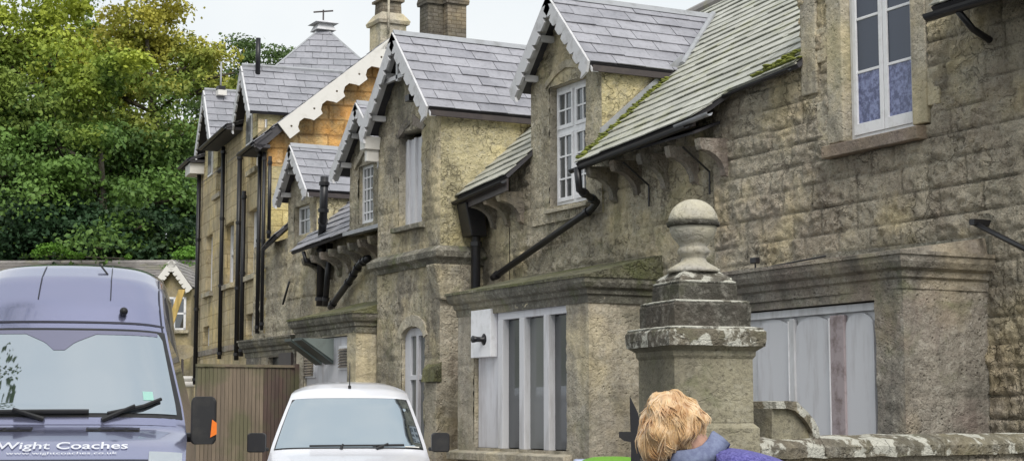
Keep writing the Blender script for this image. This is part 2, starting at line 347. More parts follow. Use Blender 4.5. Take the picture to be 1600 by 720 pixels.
def slates(name, o, A, S, poly, mat, parent, sw=.42, sh=.22, th=.012, seed=0, deck=.05, label=None, s0=None):
    """roof plane: o eave corner, A along eave, S up slope (unit); poly convex in (a,s)"""
    rn = random.Random(seed); A = Vector(A).normalized(); S = Vector(S).normalized(); Nn = A.cross(S).normalized()
    if Nn.z < 0: Nn = -Nn
    o = Vector(o); a0 = min(p[0] for p in poly); a1 = max(p[0] for p in poly); s1 = max(p[1] for p in poly); s0 = min(p[1] for p in poly) if s0 is None else s0
    mb = MB(); k = 0; s = s0 - .02
    while s < s1:
        a = a0 - (sw * .5 if k % 2 else 0) - rn.random() * .05
        while a < a1:
            w = sw * rn.uniform(.9, 1.08); g = .004; l = th * rn.uniform(1.8, 2.6); d = rn.uniform(-.006, .006); tw = rn.uniform(-.003, .003)
            p = o + A * (a + g) + S * (s + d)
            P = [p + Nn * (l + tw), p + A * (w - 2 * g) + Nn * (l - tw), p + A * (w - 2 * g) + S * (sh + .03) + Nn * th * .7, p + S * (sh + .03) + Nn * th * .7]
            P += [q - Nn * th for q in P]; mb.add(P, [(0, 1, 2, 3), (7, 6, 5, 4), (0, 4, 5, 1), (1, 5, 6, 2), (2, 6, 7, 3), (3, 7, 4, 0)])
            a += w
        s += sh; k += 1
    me = bpy.data.meshes.new(name); me.from_pydata(mb.v, [], mb.f); bm = bmesh.new(); bm.from_mesh(me)
    cx = sum(p[0] for p in poly) / len(poly); cy = sum(p[1] for p in poly) / len(poly)
    for p, q in zip(poly, poly[1:] + poly[:1]):
        e = A * (q[0] - p[0]) + S * (q[1] - p[1]); pn = e.cross(Nn); po = o + A * p[0] + S * p[1]
        if (o + A * cx + S * cy - po).dot(pn) > 0: pn = -pn
        bmesh.ops.bisect_plane(bm, geom=bm.verts[:] + bm.edges[:] + bm.faces[:], plane_co=po, plane_no=pn, clear_outer=True)
    bmesh.ops.holes_fill(bm, edges=[e for e in bm.edges if e.is_boundary], sides=8)
    bm.to_mesh(me); bm.free()
    ob = link(name, me, mat, parent, label=label)
    dk = MB(); c = sum((Vector((p[0], p[1], 0)) for p in poly), Vector()) / len(poly)
    pp = [(c.x + (p[0] - c.x) * .995, c.y + (p[1] - c.y) * .992) for p in poly]
    dk.prism([o + A * p[0] + S * p[1] - Nn * .006 for p in pp], -Nn * deck)
    root = parent if parent.type == 'EMPTY' else ob
    dk.build('roof_deck', 'soffit', ob if parent.type == 'EMPTY' else parent)
    return ob

def barge(name, P, Q, out, mat, parent, depth=.2, pitch=.24, notch=.08, th=.035, tip=.12, holes=False, style='v', label=None):
    """board hanging under the verge line from eave end P up to apex Q; out = outward normal of the gable"""
    P = Vector(P); Q = Vector(Q); T = (Q - P).normalized(); Lg = (Q - P).length; out = Vector(out).normalized()
    D = T.cross(out); D = D if D.z < 0 else -D
    n = max(2, round(Lg / pitch)); pt = Lg / n; pts = [(0, -.01), (Lg, -.01)]
    slope = D.dot(Vector((0, 0, 1)))     # plumb cut at apex
    hz = T.z / max(1e-3, -D.z); pts.append((Lg + depth * hz, depth * 1.0) if False else (Lg, depth))
    bot = []
    for i in range(n):
        a = i * pt
        if style == 'v': bot += [(a + pt * .12, depth), (a + pt * .66, depth), (a + pt * .74, depth - notch), (a + pt * .98, depth - notch * .1)]
        else: bot += [(a + pt * .04, depth), (a + pt * .42, depth), (a + pt * .46, depth - notch * .55), (a + pt * .62, depth - notch), (a + pt * .82, depth - notch), (a + pt * .98, depth - notch * .35)]
    pts += list(reversed(bot)); pts += [(.0, depth + tip * .6), (-tip * .5, depth * .6)]
    hl = []
    if holes:
        for i in range(n):
            c = (i * pt + pt * .3, depth * .52); hl.append([(c[0] + .022 * math.cos(k * math.pi / 5), c[1] + .022 * math.sin(k * math.pi / 5)) for k in range(10)])
    to = lambda p: P + T * p[0] + D * p[1]
    return MB().prism([to(p) for p in pts], out * th, [[to(p) for p in h] for h in hl]).build(name, mat, parent, label=label)

def glazed(name_f, X, y0, y1, z0, z1, parent, cols, rows, mat='white', gl='glass', fr=.05, bar=.025, axis='x', dep=.05, xs=None, lower=None):
    """sash or casement on plane X facing -X; cols/rows count panes"""
    mb = MB(); mb.box(X, X + dep, y0, y0 + fr, z0, z1); mb.box(X, X + dep, y1 - fr, y1, z0, z1); mb.box(X, X + dep, y0 + fr, y1 - fr, z0, z0 + fr * 1.4); mb.box(X, X + dep, y0 + fr, y1 - fr, z1 - fr, z1)
    for i in range(1, cols): y = y0 + (y1 - y0) * i / cols; mb.box(X + .008, X + dep - .01, y - bar / 2, y + bar / 2, z0 + fr, z1 - fr)
    for j in range(1, rows): z = z0 + (z1 - z0) * j / rows; mb.box(X + .011, X + dep - .013, y0 + fr, y1 - fr, z - bar / 2, z + bar / 2)
    f = mb.build(name_f, mat, parent)
    g = MB().box(X + dep * .55, X + dep * .7, y0 + fr * .5, y1 - fr * .5, z0 + fr * .5, z1 - fr * .5).build('glass', gl, parent)
    return f, g

WX = 10.35; BX = 9.4
# ------------------------------------------------------------------ setting: ground, road, sky is the world
m, t, p = nodes('asphalt'); g = N(t, 'NewGeometry'); a, h = noisef(t, g.outputs['Position'], 3, 8, .3, .7)
L(t, mixc(t, a, (.045, .045, .047), (.075, .072, .07)), p.inputs['Base Color']); p.inputs['Roughness'].default_value = .9; M['asphalt'] = m
m, t, p = nodes('grassy earth'); g = N(t, 'NewGeometry'); a, h = noisef(t, g.outputs['Position'], .8, 8, .3, .7)
L(t, mixc(t, a, (.05, .065, .025), (.09, .085, .05)), p.inputs['Base Color']); M['earth'] = m
o = MB().add([(-400, -400, -.01), (400, -400, -.01), (400, 600, -.01), (-400, 600, -.01)], [(0, 1, 2, 3)]).build('ground', 'earth'); o['kind'] = 'structure'
o = MB().add([(-3, -30, 0), (8.8, -30, 0), (8.8, 44, 0), (-3, 44, 0)], [(0, 1, 2, 3)]).build('road', 'asphalt'); o['kind'] = 'structure'
o = MB().box(8.8, 10.3, -5, 43, -.005, .12).build('pavement', 'dressgrey'); o['kind'] = 'structure'
def hillz(x, y): return 9.0 * max(0, min(1, (y - 54) / 45.)) ** 1.3 + 1.2 * noise.noise(Vector((x * .04, y * .04, 0)))*max(0, min(1, (y - 54) / 20.))
hv = [(x, y, hillz(x, y) - .02) for y in np.linspace(52, 180, 26) for x in np.linspace(-80, 100, 37)]
o = MB().add(hv, [(j * 37 + i, j * 37 + i + 1, (j + 1) * 37 + i + 1, (j + 1) * 37 + i) for j in range(25) for i in range(36)]).build('hillside', 'earth', smooth=True); o['kind'] = 'structure'

# ------------------------------------------------------------------ shared builders for the houses
def dormer(parent, Xf, y0, y1, yc, ze, za, Xv, Xback, zbase, opening, wallmat, eo=.12, teeth=.22, bd=.19, cheekmat='cheek', seed=1, slatemat='sl_purple', zc=None, Xc=None, boards='board'):
    """wall dormer: front on plane Xf, roof ridge runs +X. y0 near wall side, y1 far wall side. opening=(ya,yb,za,zb)"""
    sl = (za - ze) / (yc - (y0 - eo))
    apexw = lambda y: za - sl * abs(y - yc) - .05
    w = stonewall('dormer', (Xf, 0, 0), (0, 1, 0), (-1, 0, 0), y0, y1, zbase, za, wallmat, parent, [opening], lambda u, z: z < apexw(u), .035, .014, .008, .3, .5, seed)
    # reveal
    rv = MB(); ya, yb, z0, z1 = opening; D = .22
    rv.add([(Xf - .005, ya, z0), (Xf + D, ya, z0), (Xf + D, ya, z1), (Xf - .005, ya, z1)], [(0, 1, 2, 3)]); rv.add([(Xf - .005, yb, z0), (Xf + D, yb, z0), (Xf + D, yb, z1), (Xf - .005, yb, z1)], [(0, 1, 2, 3)])
    rv.add([(Xf - .005, ya, z1), (Xf + D, ya, z1), (Xf + D, yb, z1), (Xf - .005, yb, z1)], [(0, 1, 2, 3)])
    rv.build('reveal', 'dress', w)
    # cheeks
    zt = ze + .03
    stonewall('cheek', (0, y0, 0), (1, 0, 0), (0, -1, 0), Xf, Xback if Xc is None else Xc, zbase if zc is None else zc, zt, cheekmat, w, step=.04, rough=.014, mort=.006, ch=.32, bw=.6, seed=seed + 20)
    stonewall('cheek', (0, y1, 0), (1, 0, 0), (0, 1, 0), Xf, Xback, zbase, zt, cheekmat, w, step=.1, rough=.01, mort=.006, seed=seed + 30)
    # roof
    Ls = math.hypot(yc - (y0 - eo), za - ze); Lx = Xback - Xv
    slates('dormer_roof', (Xv, y0 - eo, ze), (1, 0, 0), (0, yc - (y0 - eo), za - ze), [(0, 0), (Lx, 0), (Lx, Ls), (0, Ls)], slatemat, w, seed=seed)
    yf = 2 * yc - (y0 - eo)
    slates('dormer_roof', (Xv, yf, ze), (1, 0, 0), (0, yc - yf, za - ze), [(0, 0), (Lx, 0), (Lx, Ls), (0, Ls)], slatemat, w, seed=seed + 2)
    MB().prism([(Xv - .01, yc - .07, za - .03), (Xv - .01, yc, za + .055), (Xv - .01, yc + .07, za - .03)], (Lx, 0, 0)).build('ridge_cap', 'lead', w)
    for s, ye in ((1, y0 - eo), (-1, yf)):
        barge('bargeboard', (Xv, ye, ze - .0), (Xv, yc, za - .0), (-1, 0, 0), boards, w, bd, teeth, bd * .42)
        MB().prism([(Xv + .02, ye, ze - .07), (Xv + .02, yc, za - .07), (Xv + .02, yc, za - .12), (Xv + .02, ye, ze - .12)], (.1, 0, 0)).build('verge_rafter', 'board', w)
    # purlin ends and eave gutter strip
    for q in (.33, .8):
        for s in (1, -1):
            y = yc + s * (yc - y0) * q; z = za - sl * (yc - y0) * q - .14; MB().box(Xv + .03, Xf, y - .035, y + .035, z - .08, z).build('purlin', 'board', w)
    MB().box(Xv + .04, Xback - .3, y0 - eo - .01, y0 - eo + .03, ze - .11, ze - .035).build('fascia', 'brown', w)
    return w
def corbels(parent, pts, X0, X1, mat='dressgrey'):
    for (y, z) in pts:
        mb = MB(); d = X1 - X0; prof = [(X1, z), (X0, z - .02), (X0 + .01, z - .10)]
        for k in range(6): a = math.pi / 2 * k / 5; prof.append((X0 + .03 + d * .8 * math.sin(a) * .95, z - .14 - .26 * (1 - math.cos(a))))
        prof.append((X1, z - .44))
        mb.prism([(x, y - .045, zz) for x, zz in prof], (0, .10, 0)).build('eave_bracket', mat, parent)
def gutter(parent, P, Q, r=.042, mat='black', name='gutter', end=True):
    P = Vector(P); Q = Vector(Q); n = 8; V = []; F = []
    d = (Q - P).normalized(); side = d.cross(Vector((0, 0, 1))).normalized(); up = Vector((0, 0, 1))
    prof = [side * (r * math.cos(math.pi * k / n)) - up * (r * math.sin(math.pi * k / n)) for k in range(n + 1)]
    prof += [q * .88 for q in reversed(prof)]; m = len(prof)
    V = [P + q for q in prof] + [Q + q for q in prof]
    F = [(i, (i + 1) % m, m + (i + 1) % m, m + i) for i in range(m)] + [tuple(range(m)), tuple(range(2 * m - 1, m - 1, -1))]
    return MB().add(V, F).build(name, mat, parent)
def pipe(parent, pts, r=.038, mat='black', name='downpipe', collars=True):
    o = MB().tube(pts, r).build(name, mat, parent, smooth=True)
    if collars:
        P = [Vector(p) for p in pts]; par_ = o if parent.type == 'EMPTY' else parent
        for a, b in zip(P, P[1:]):
            Lh = (b - a).length
            if Lh < .35: continue
            k = max(1, int(Lh / 1.4)); d = (b - a).normalized()
            for i in range(k + 1):
                c = a + d * (.12 + (Lh - .24) * i / k); MB().tube([c - d * .03, c + d * .03], r * 1.28).build('collar', mat, par_)
    return o
def sillbox(parent, X, y0, y1, z, h=.09, out=.08, mat='dress', name='sill'):
    return MB().prism([(X + .2, y0, z - h), (X - out, y0, z - h), (X - out, y0, z - .03), (X + .2, y0, z)], (0, y1 - y0, 0)).build(name, mat, parent, bevel=.008)
def bay(parent, y0, y1, Xf, Xw, zt, winy, zs, zh, label, wallmat='dress', cmat='cornice', rise=.28):
    """boxed bay window: y0 near side. winy=(ya,yb) opening; zs sill, zh head"""
    ya, yb = winy
    w = stonewall('bay_window', (Xf, 0, 0), (0, 1, 0), (-1, 0, 0), y0, y1, 0, zt - .2, wallmat, parent, [(ya, yb, zs, zh)], None, .04, .008, .006, .55, .9, int(y0 * 7), label=label)
    stonewall('side_wall', (0, y0, 0), (1, 0, 0), (0, -1, 0), Xf, Xw + .1, 0, zt - .2, wallmat, w, step=.04, rough=.008, mort=.006, ch=.6, bw=1.2, seed=int(y0 * 5))
    stonewall('side_wall', (0, y1, 0), (1, 0, 0), (0, 1, 0), Xf, Xw + .1, 0, zt - .2, wallmat, w, step=.2, rough=.008, mort=.006, seed=2)
    path = [lambda o: (Xw + .05, y0 - o), lambda o: (Xf - o, y0 - o), lambda o: (Xf - o, y1 + o), lambda o: (Xw + .05, y1 + o)]
    prof = [(-.05, zt - .30), (.015, zt - .30), (.02, zt - .22), (.045, zt - .20), (.05, zt - .15), (.09, zt - .125), (.115, zt - .075), (.12, zt - .02), (-.05, zt - .02)]
    MB().ring(path, prof).build('cornice', cmat, w)
    o = .135
    # thin drip slab, then lead roof rising to the wall
    slab = MB(); slab.box(Xf - o, Xw, y0 - o, y1 + o, zt - .02, zt + .012); slab.build('drip_slab', 'moss' if rise > .2 else cmat, w)
    rf = MB(); V = [(Xf - .08, y0 - .08, zt + .012), (Xw + .03, y0 - .08, zt + .012), (Xw + .03, y1 + .08, zt + .012), (Xf - .08, y1 + .08, zt + .012), (Xw + .03, y0 - .05, zt + rise), (Xw + .03, y1 - .1, zt + rise)]
    rf.add(V, [(0, 3, 5, 4), (0, 4, 1), (3, 2, 5), (1, 4, 5, 2), (0, 1, 2, 3)]); rf.build('bay_roof', 'moss' if rise > .2 else 'dressgrey', w)
    rv = MB(); D = .16
    rv.add([(Xf, ya, zs), (Xf + D, ya, zs), (Xf + D, ya, zh), (Xf, ya, zh)], [(0, 1, 2, 3)]); rv.add([(Xf, yb, zs), (Xf + D, yb, zs), (Xf + D, yb, zh), (Xf, yb, zh)], [(0, 1, 2, 3)])
    rv.add([(Xf, ya, zh), (Xf + D, ya, zh), (Xf + D, yb, zh), (Xf, yb, zh)], [(0, 1, 2, 3)]); rv.build('reveal', wallmat, w)
    return w

# ================================================================== NEAR HOUSE
near = thing('stone_house', 'nearest weathered stone house with tall casement window, steep mossy slate roof and two boxed bays', 'house', (WX, 15, 0))
uy0, uy1, uz0, uz1 = 11.72, 12.72, 4.2, 5.72
lower_hole = (10.9, 16.0, 0.0, .2)
ROOFZ = lambda x, y: 4.58 + .064 * (17.35 - y) + .87 * (x - 9.95)
stonewall('wall', (WX, 0, 0), (0, 1, 0), (-1, 0, 0), 8.6, 15.0, 1.0, 6.4, 'wall_near', near, [(uy0 - .22, uy1 + .22, uz0 - .02, 6.4)],
          lambda u, z: z < ROOFZ(WX, u) - .06 or u < 13.4, .02, .022, .013, .25, .5, 5)
stonewall('wall', (WX + .02, 0, 0), (0, 1, 0), (-1, 0, 0), 15.0, 19.9, 1.0, 5.0, 'wall_cot', near, [(17.4, 19.2, 4.2, 5.1)], None, .028, .02, .02, .3, .55, 6)
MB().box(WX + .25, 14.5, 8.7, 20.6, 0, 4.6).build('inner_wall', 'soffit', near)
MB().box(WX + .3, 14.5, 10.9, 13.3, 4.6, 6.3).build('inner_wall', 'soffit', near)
# window surround with cut quoins
w = MB(); w.box(WX - .03, WX + .3, uy0 - .20, uy0, uz0, 6.4); w.box(WX - .03, WX + .3, uy1, uy1 + .24, uz0, 6.4)
sur = w.build('window_surround', 'dress', near, bevel=.012)
for i, (zq, hq) in enumerate([(4.25, .4), (5.05, .35), (5.75, .4)]):
    pieces('quoin', 'dress', near, [(WX - .022, WX + .1, uy1 + .24, uy1 + .42, zq, zq + hq), (WX - .022, WX + .1, uy0 - .36, uy0 - .20, zq + .1, zq + hq + .05)], .012)
sillbox(near, WX - .02, uy0 - .16, uy1 + .24, uz0 - .0, .15, .1, stone('pinkish brown sill stone', (.36, .28, .23), (.33, .26, .21), (.27, .22, .18), .25, .5, .1, .3, .5, 1, seed=77, cracks=.3), 'window_sill')
# casement: outer frame, two sashes with central mullion
wn = MB(); xw = WX + .08
wn.box(xw, xw + .09, uy0, uy0 + .05, uz0, 6.3); wn.box(xw, xw + .09, uy1 - .05, uy1, uz0, 6.3); wn.box(xw, xw + .09, uy0 + .05, uy1 - .05, uz0, uz0 + .05)
win = wn.build('window', 'white', near, bevel=.005)
mid = (uy0 + uy1) / 2
for (a, b) in ((uy0 + .05, mid - .005), (mid + .005, uy1 - .05)):
    s = MB(); x0 = xw - .015; s.box(x0, x0 + .05, a, a + .055, uz0 + .05, 6.3); s.box(x0, x0 + .05, b - .055, b, uz0 + .05, 6.3); s.box(x0, x0 + .05, a + .055, b - .055, uz0 + .05, uz0 + .16)
    for z in (4.87, 5.40, 5.93): s.box(x0 + .01, x0 + .04, a + .055, b - .055, z - .014, z + .014)
    s.build('casement_sash', 'white', win, bevel=.004)
    MB().box(x0 + .02, x0 + .026, a + .04, b - .04, 4.87, 6.3).build('glass', 'glassb', win); MB().box(x0 + .02, x0 + .027, a + .04, b - .04, uz0 + .1, 4.866).build('frosted_glass', 'glassf', win)
# gable above wall: rises beyond the picture, vertical quoin edge at y=13.35 and right edge 11.4
w = MB(); w.box(WX - .035, WX + .35, 13.12, 13.37, 4.75, 6.4); w.build('quoin_strip', 'dress', near, bevel=.015)
stonewall('gable_return', (0, 13.38, 0), (1, 0, 0), (0, 1, 0), WX, 12.4, 4.6, 6.4, 'wall_near', near, step=.08, rough=.02, seed=4)
stonewall('gable_return', (0, 11.2, 0), (1, 0, 0), (0, -1, 0), WX + .3, 12.4, 4.6, 6.4, 'wall_near', near, step=.08, rough=.02, seed=4)
# roof plane (tilted): eave runs 17.35 -> 13.3
A = Vector((0, -1, .064)).normalized(); S = Vector((1, 0, .87)).normalized()
A = (Vector((0, -1, .064))).normalized(); Nn = A.cross(S).normalized(); S = Nn.cross(A).normalized(); S = S if S.z > 0 else -S
E0 = Vector((9.93, 17.42, ROOFZ(9.93, 17.42)))
def rc(x, y): q = Vector((x, y, ROOFZ(x, y))) - E0; return (q.dot(A), q.dot(S))
Ts = 15.05
polyL = [rc(9.93, 17.42), rc(9.93, Ts - .35), rc(10.22, Ts), rc(13.2, Ts), rc(13.2, 20.6), rc(10.9, 20.6), rc(10.9, 17.42)]
polyLa = [rc(9.93, 17.36), rc(9.93, Ts - .1), rc(10.2, Ts), rc(10.2, Ts), rc(13.2, Ts), rc(13.2, 17.36)]
slates('roof', E0, A, S, [rc(9.93, 17.36), rc(9.93, Ts - .25 + .0), rc(10.22, Ts - .55), rc(13.2, Ts - .55), rc(13.2, 17.36)], 'sl_moss', near, .34, .2, .014, 3, s0=0)
slates('roof', E0, A, S, [rc(10.22, Ts - .55), rc(10.22, 13.33), rc(13.2, 13.33), rc(13.2, Ts - .55)], 'sl_moss', near, .34, .2, .014, 4, s0=0)
slates('roof', E0, A, S, [rc(11.6, 17.36), rc(13.2, 17.36), rc(13.2, 20.6), rc(11.6, 20.6)], 'sl_green', near, .34, .2, .014, 5, s0=0)
# back slope and ridge
rz = lambda y: ROOFZ(13.2, y)
MB().prism([(13.2, 13.0, rz(13)), (13.2, 20.6, rz(20.6)), (16.0, 20.6, rz(20.6) - 2.4), (16.0, 13.0, rz(13) - 2.4)], (0, 0, -.08)).build('back_roof', 'sl_green', near)
MB().tube([(13.2, 13.0, rz(13) + .03), (13.2, 20.6, rz(20.6) + .03)], .09).build('ridge_tiles', 'sl_lodge', near)
# bright moss cushions along the verge by the dormer and the near eave
def moss_strip(parent, pts, w, n, mat, name='moss', seed=0):
    rn = random.Random(seed); mb = MB()
    for i in range(n):
        t_ = rn.random(); k = t_ * (len(pts) - 1); j = min(int(k), len(pts) - 2); p = Vector(pts[j]).lerp(Vector(pts[j + 1]), k - j)
        r = rn.uniform(.012, .035); mb.sphere(p + Vector((rn.gauss(0, w * .4), rn.gauss(0, w), 0)), r, 7, 4, (1.4, 1.6, .45))
    return mb.build(name, mat, parent, smooth=True)
m, t, p = nodes('bright moss'); g = N(t, 'NewGeometry'); L(t, mixc(t, g.outputs['Random Per Island'], (.24, .26, .05), (.14, .16, .04)), p.inputs['Base Color']); p.inputs['Roughness'].default_value = 1; M['brightmoss'] = m
mp = []
for i in range(9): x = 9.97 + .16 * i; mp.append((x, 17.30, ROOFZ(x, 17.3) + .035))
moss_strip(near, mp, .045, 320, 'brightmoss', seed=1)
moss_strip(near, [(10.28 + .0, 13.38, ROOFZ(10.28, 13.38) + .03), (10.27, 14.1, ROOFZ(10.27, 14.1) + .03)], .03, 130, 'brightmoss', seed=2)
moss_strip(near, [(10.42, 13.37, ROOFZ(10.42, 13.38) + .03), (10.30, 13.9, ROOFZ(10.30, 13.9) + .03)], .06, 120, 'brightmoss', seed=3)
# lower eave: gutter, brackets, downpipe
gutter(near, (9.90, 17.38, ROOFZ(9.93, 17.38) - .07), (9.90, 14.85, ROOFZ(9.93, 14.85) - .07)); gutter(near, (9.93, 15.1, 4.69), (9.93, 14.45, 4.735), .04, 'lead')
gutter(near, (10.19, Ts - .45, 4.955), (10.19, 13.4, 5.045), .03)
MB().prism([(9.96, y_, ROOFZ(9.96, y_) - dz_) for y_, dz_ in ((14.8, .03), (17.3, .03), (17.3, .11), (14.8, .11))], (.025, 0, 0)).build('fascia', 'brown', near)
MB().prism([(9.98, 14.85, 4.59), (WX, 14.85, 4.74), (WX, 14.85, 4.71), (9.98, 14.85, 4.56)], (0, 2.5, -.02)).build('soffit_board', 'soffit', near)
corbels(near, [(y, 4.52) for y in (14.75, 15.35, 15.95, 16.55, 17.1)], 9.97, WX + .02)
for y in (15.05, 16.3): MB().tube([(9.98, y, 4.45), (10.33, y, 4.2), (10.33, y, 3.95)], .012, 6).build('gutter_strut', 'black', near)
pp = [onX(902, 262, 9.88), onX(905, 296, 9.9), onX(933, 316, 10.28), onX(925, 326, 10.28), onX(770, 434, 10.25)]
pipe(near, pp, .045)
pipe(near, [onX(1517, 346, 10.2), onX(1600, 388, 10.22), onX(1690, 436, 10.22)], .024, name='wall_pipe', collars=False); q = onX(1524, 348, 10.2); MB().box(q.x - .04, 10.36, q.y - .03, q.y + .03, q.z - .02, q.z + .03).build('pipe_bracket', 'black', near)
# dark eave of the next roof at top right, with gutter end
q = onX(1462, 22, 10.0)
MB().prism([(9.98, 8.5, q.z + .03), (10.6, 8.5, q.z + .5), (10.6, 8.5, q.z + .42), (9.98, 8.5, q.z - .04)], (0, q.y - 8.5, 0)).build('side_roof', 'soffit', near)
gutter(near, (9.94, q.y + .04, q.z - .01), (9.94, 8.5, q.z - .01), .06)
pipe(near, [(9.94, q.y - .35, q.z - .06), (10.1, q.y - .35, q.z - .2), (10.3, q.y - .35, q.z - .28)], .03, collars=False, name='gutter_strut')
slates('side_roof_slates', (9.93, 8.5, q.z + .05), (0, 1, 0), (1, 0, .87), [(0, 0), (q.y - 8.5, 0), (q.y - 8.5, 1.5), (0, 1.5)], 'sl_green', near, .34, .2)

# dormer with casement window (foremost)
d3 = dormer(near, WX, 17.4, 19.25, 18.33, 5.84, 6.9, 10.12, 12.75, 4.0, (17.78, 18.72, 4.2, 5.78), 'wall_cot', seed=9, eo=.11)
f = MB(); X = WX + .10
f.box(X, X + .08, 17.78, 17.83, 4.2, 5.78); f.box(X, X + .08, 18.67, 18.72, 4.2, 5.78); f.box(X, X + .08, 17.83, 18.67, 4.2, 4.27); f.box(X, X + .08, 17.83, 18.67, 5.71, 5.78)
f.box(X, X + .08, 18.2, 18.27, 4.27, 5.71); f.box(X - .004, X + .085, 17.83, 18.67, 5.15, 5.22)
f.build('window_frame', 'white', d3, bevel=.004)
for (a, b) in ((17.83, 18.2), (18.27, 18.67)):
    for (z0, z1, rws) in ((4.27, 5.15, 3), (5.22, 5.71, 2)): glazed('casement_sash', X - .02, a, b, z0, z1, d3, 2, rws, fr=.035, bar=.022, dep=.045, gl='glass')
sillbox(d3, WX, 17.7, 18.8, 4.2, .08, .06)
MB().prism([(WX - .035, 17.72, 5.78), (WX - .035, 18.0, 5.92), (WX - .035, 18.25, 5.97), (WX - .035, 18.5, 5.92), (WX - .035, 18.8, 5.78), (WX - .035, 18.8, 5.86), (WX - .035, 18.5, 6.02), (WX - .035, 18.25, 6.07), (WX - .035, 18.0, 6.02), (WX - .035, 17.72, 5.86)], (.06, 0, 0)).build('hood_mould', 'dress', d3)
MB().tube([(11.45, 17.25, 5.93), (12.68, 18.33, 6.95)], .04).build('valley_flashing', 'lead', d3)
MB().prism([(10.3, 17.36, ROOFZ(10.3, 17.36) + .03), (11.5, 17.36, ROOFZ(11.5, 17.36) + .03), (11.5, 17.36, ROOFZ(11.5, 17.36) + .15), (10.3, 17.36, ROOFZ(10.3, 17.36) + .15)], (0, -.035, 0)).build('cheek_flashing', 'lead', d3)

# left boxed bay: pier, panel with siren, deep mullions
bl = bay(near, 16.12, 19.5, BX, WX, 3.09, (16.62, 19.02), 1.12, 2.82, 'boxed bay with three tall windows between deep white mullions')
Y = lambda px: onX(px, 560, BX).y
sb = MB(); sb.prism([(BX + .2, 16.5, 1.12), (BX - .12, 16.5, 1.06), (BX - .12, 16.5, .96), (BX + .2, 16.5, .96)], (0, 3.1, 0)); sb.build('sill', 'dress', bl, bevel=.01)
x1 = BX + .16
MB().box(BX + .02, x1 + .04, 16.63, Y(776), 2.70, 2.815).build('window_head', 'greyw', bl, bevel=.006)
MB().box(BX + .03, x1, Y(776), 19.01, 2.80, 2.815).build('window_head', 'greyw', bl)
for pa in (778, 811, 849):
    b = Y(pa); MB().box(BX + .0, BX + .10, b - .13, b, 1.115, 2.70).build('mullion', 'greyp', bl, bevel=.008)
MB().box(BX + .02, BX + .10, 16.625, 16.66, 1.115, 2.70).build('mullion', 'greyp', bl)
ed = [Y(778) - .13, Y(811), Y(811) - .13, Y(849), Y(849) - .13, 16.66]
for i, gm in enumerate(('glass', 'glassd', 'glass')): MB().box(BX + .085, BX + .095, ed[2 * i + 1], ed[2 * i], 1.13, 2.69).build('glass', gm, bl)
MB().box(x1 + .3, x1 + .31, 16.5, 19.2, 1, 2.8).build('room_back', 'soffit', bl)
MB().box(BX + .05, x1, Y(776), 19.0, 1.12, 2.8).build('white_panel', 'greyw', bl, bevel=.005)
pn = MB().box(BX - .05, BX + .049, Y(772), Y(741), onX(756, 558, BX).z, onX(756, 484, BX).z).build('notice_box', 'white', bl, bevel=.006)
c = onX(756, 530, BX - .05)
tg = thing('horn_siren', 'small black horn fixed on the white box of the bay left of the gate pier', 'siren', c)
MB().tube([c + Vector((0, 0, 0)), c + Vector((-.03, 0, 0)), c + Vector((-.1, 0, 0)), c + Vector((-.16, 0, 0))], [.075, .03, .035, .045], 14).build('horn', 'black', tg, smooth=True)
MB().box(c.x - .10, c.x - .05, c.y + .02, c.y + .14, c.z - .03, c.z + .03).build('bracket', 'black', tg)
# raised upstand stones on bay roof against the wall
MB().prism([(WX - .04, 16.15, 3.12), (WX - .04, 16.15, 3.36), (WX - .04, 16.5, 3.36), (WX - .04, 17.7, 3.2), (WX - .04, 17.7, 3.12)], (.08, 0, 0)).build('flashing_stone', 'moss', bl)

# right boxed bay with boarded lights
br = bay(near, 10.85, 13.6, BX, WX, 2.9, (onX(1370, 560, BX).y, 13.3), .9, 2.52, 'boxed bay with grey boarded lights behind the low wall', 'dressgrey', 'dressgrey', .18)
Y = lambda px: onX(px, 560, BX + .05).y
lights = [(1184, 1236), (1244, 1300), (1322, 1366)]
for pa, pb in lights:
    a, b = Y(pb), Y(pa); yc_ = (a + b) / 2; arc = [(BX + .05, a, 1.0)] + [(BX + .05, a, 2.28)] + [(BX + .05, yc_ - (b - a) / 2 * math.cos(k * math.pi / 8), 2.30 + .13 * math.sin(k * math.pi / 8)) for k in range(1, 8)] + [(BX + .05, b, 2.28), (BX + .05, b, 1.0)]
    MB().prism(arc, (.02, 0, 0)).build('boarded_light', 'greyw', br)
MB().box(BX + .075, BX + .14, Y(1370), 13.29, .9, 2.51).build('backing_board', 'greyp', br)
for pa, pb, mm in ((1236, 1244, 'greyp'), (1300, 1322, 'pinkp')):
    a, b = Y(pb), Y(pa); MB().box(BX + .03, BX + .074, a, b, .95, 2.42).build('mullion', mm, br, bevel=.01)
    MB().box(BX + .025, BX + .09, b, b + .012, .95, 2.4).build('bead', 'white', br)
MB().box(BX + .03, BX + .074, Y(1370), 13.29, 2.44, 2.505).build('window_head', 'greyp', br)
c = onX(1180, 407, BX + .25)
tg = thing('small_floodlight', 'small black lamp standing on the ledge of the right bay above the gate pier', 'lamp', c)
MB().box(c.x - .03, c.x + .03, c.y - .04, c.y + .05, c.z - .03, c.z + .03).build('lamp_head', 'black', tg, bevel=.008); MB().tube([c - Vector((0, 0, .03)), c - Vector((0, 0, .11))], .008, 6).build('stem', 'black', tg)
MB().tube([onX(1205, 416, BX + .1), onX(1290, 400, BX + .1)], .008, 6).build('cable', 'black', br)
MB().prism([(WX - .06, 10.75, 2.92), (WX - .06, 10.75, 3.08), (WX - .06, 13.2, 3.12), (WX - .06, 13.2, 2.92)], (.09, 0, 0)).build('flashing_stone', 'cornice', br)

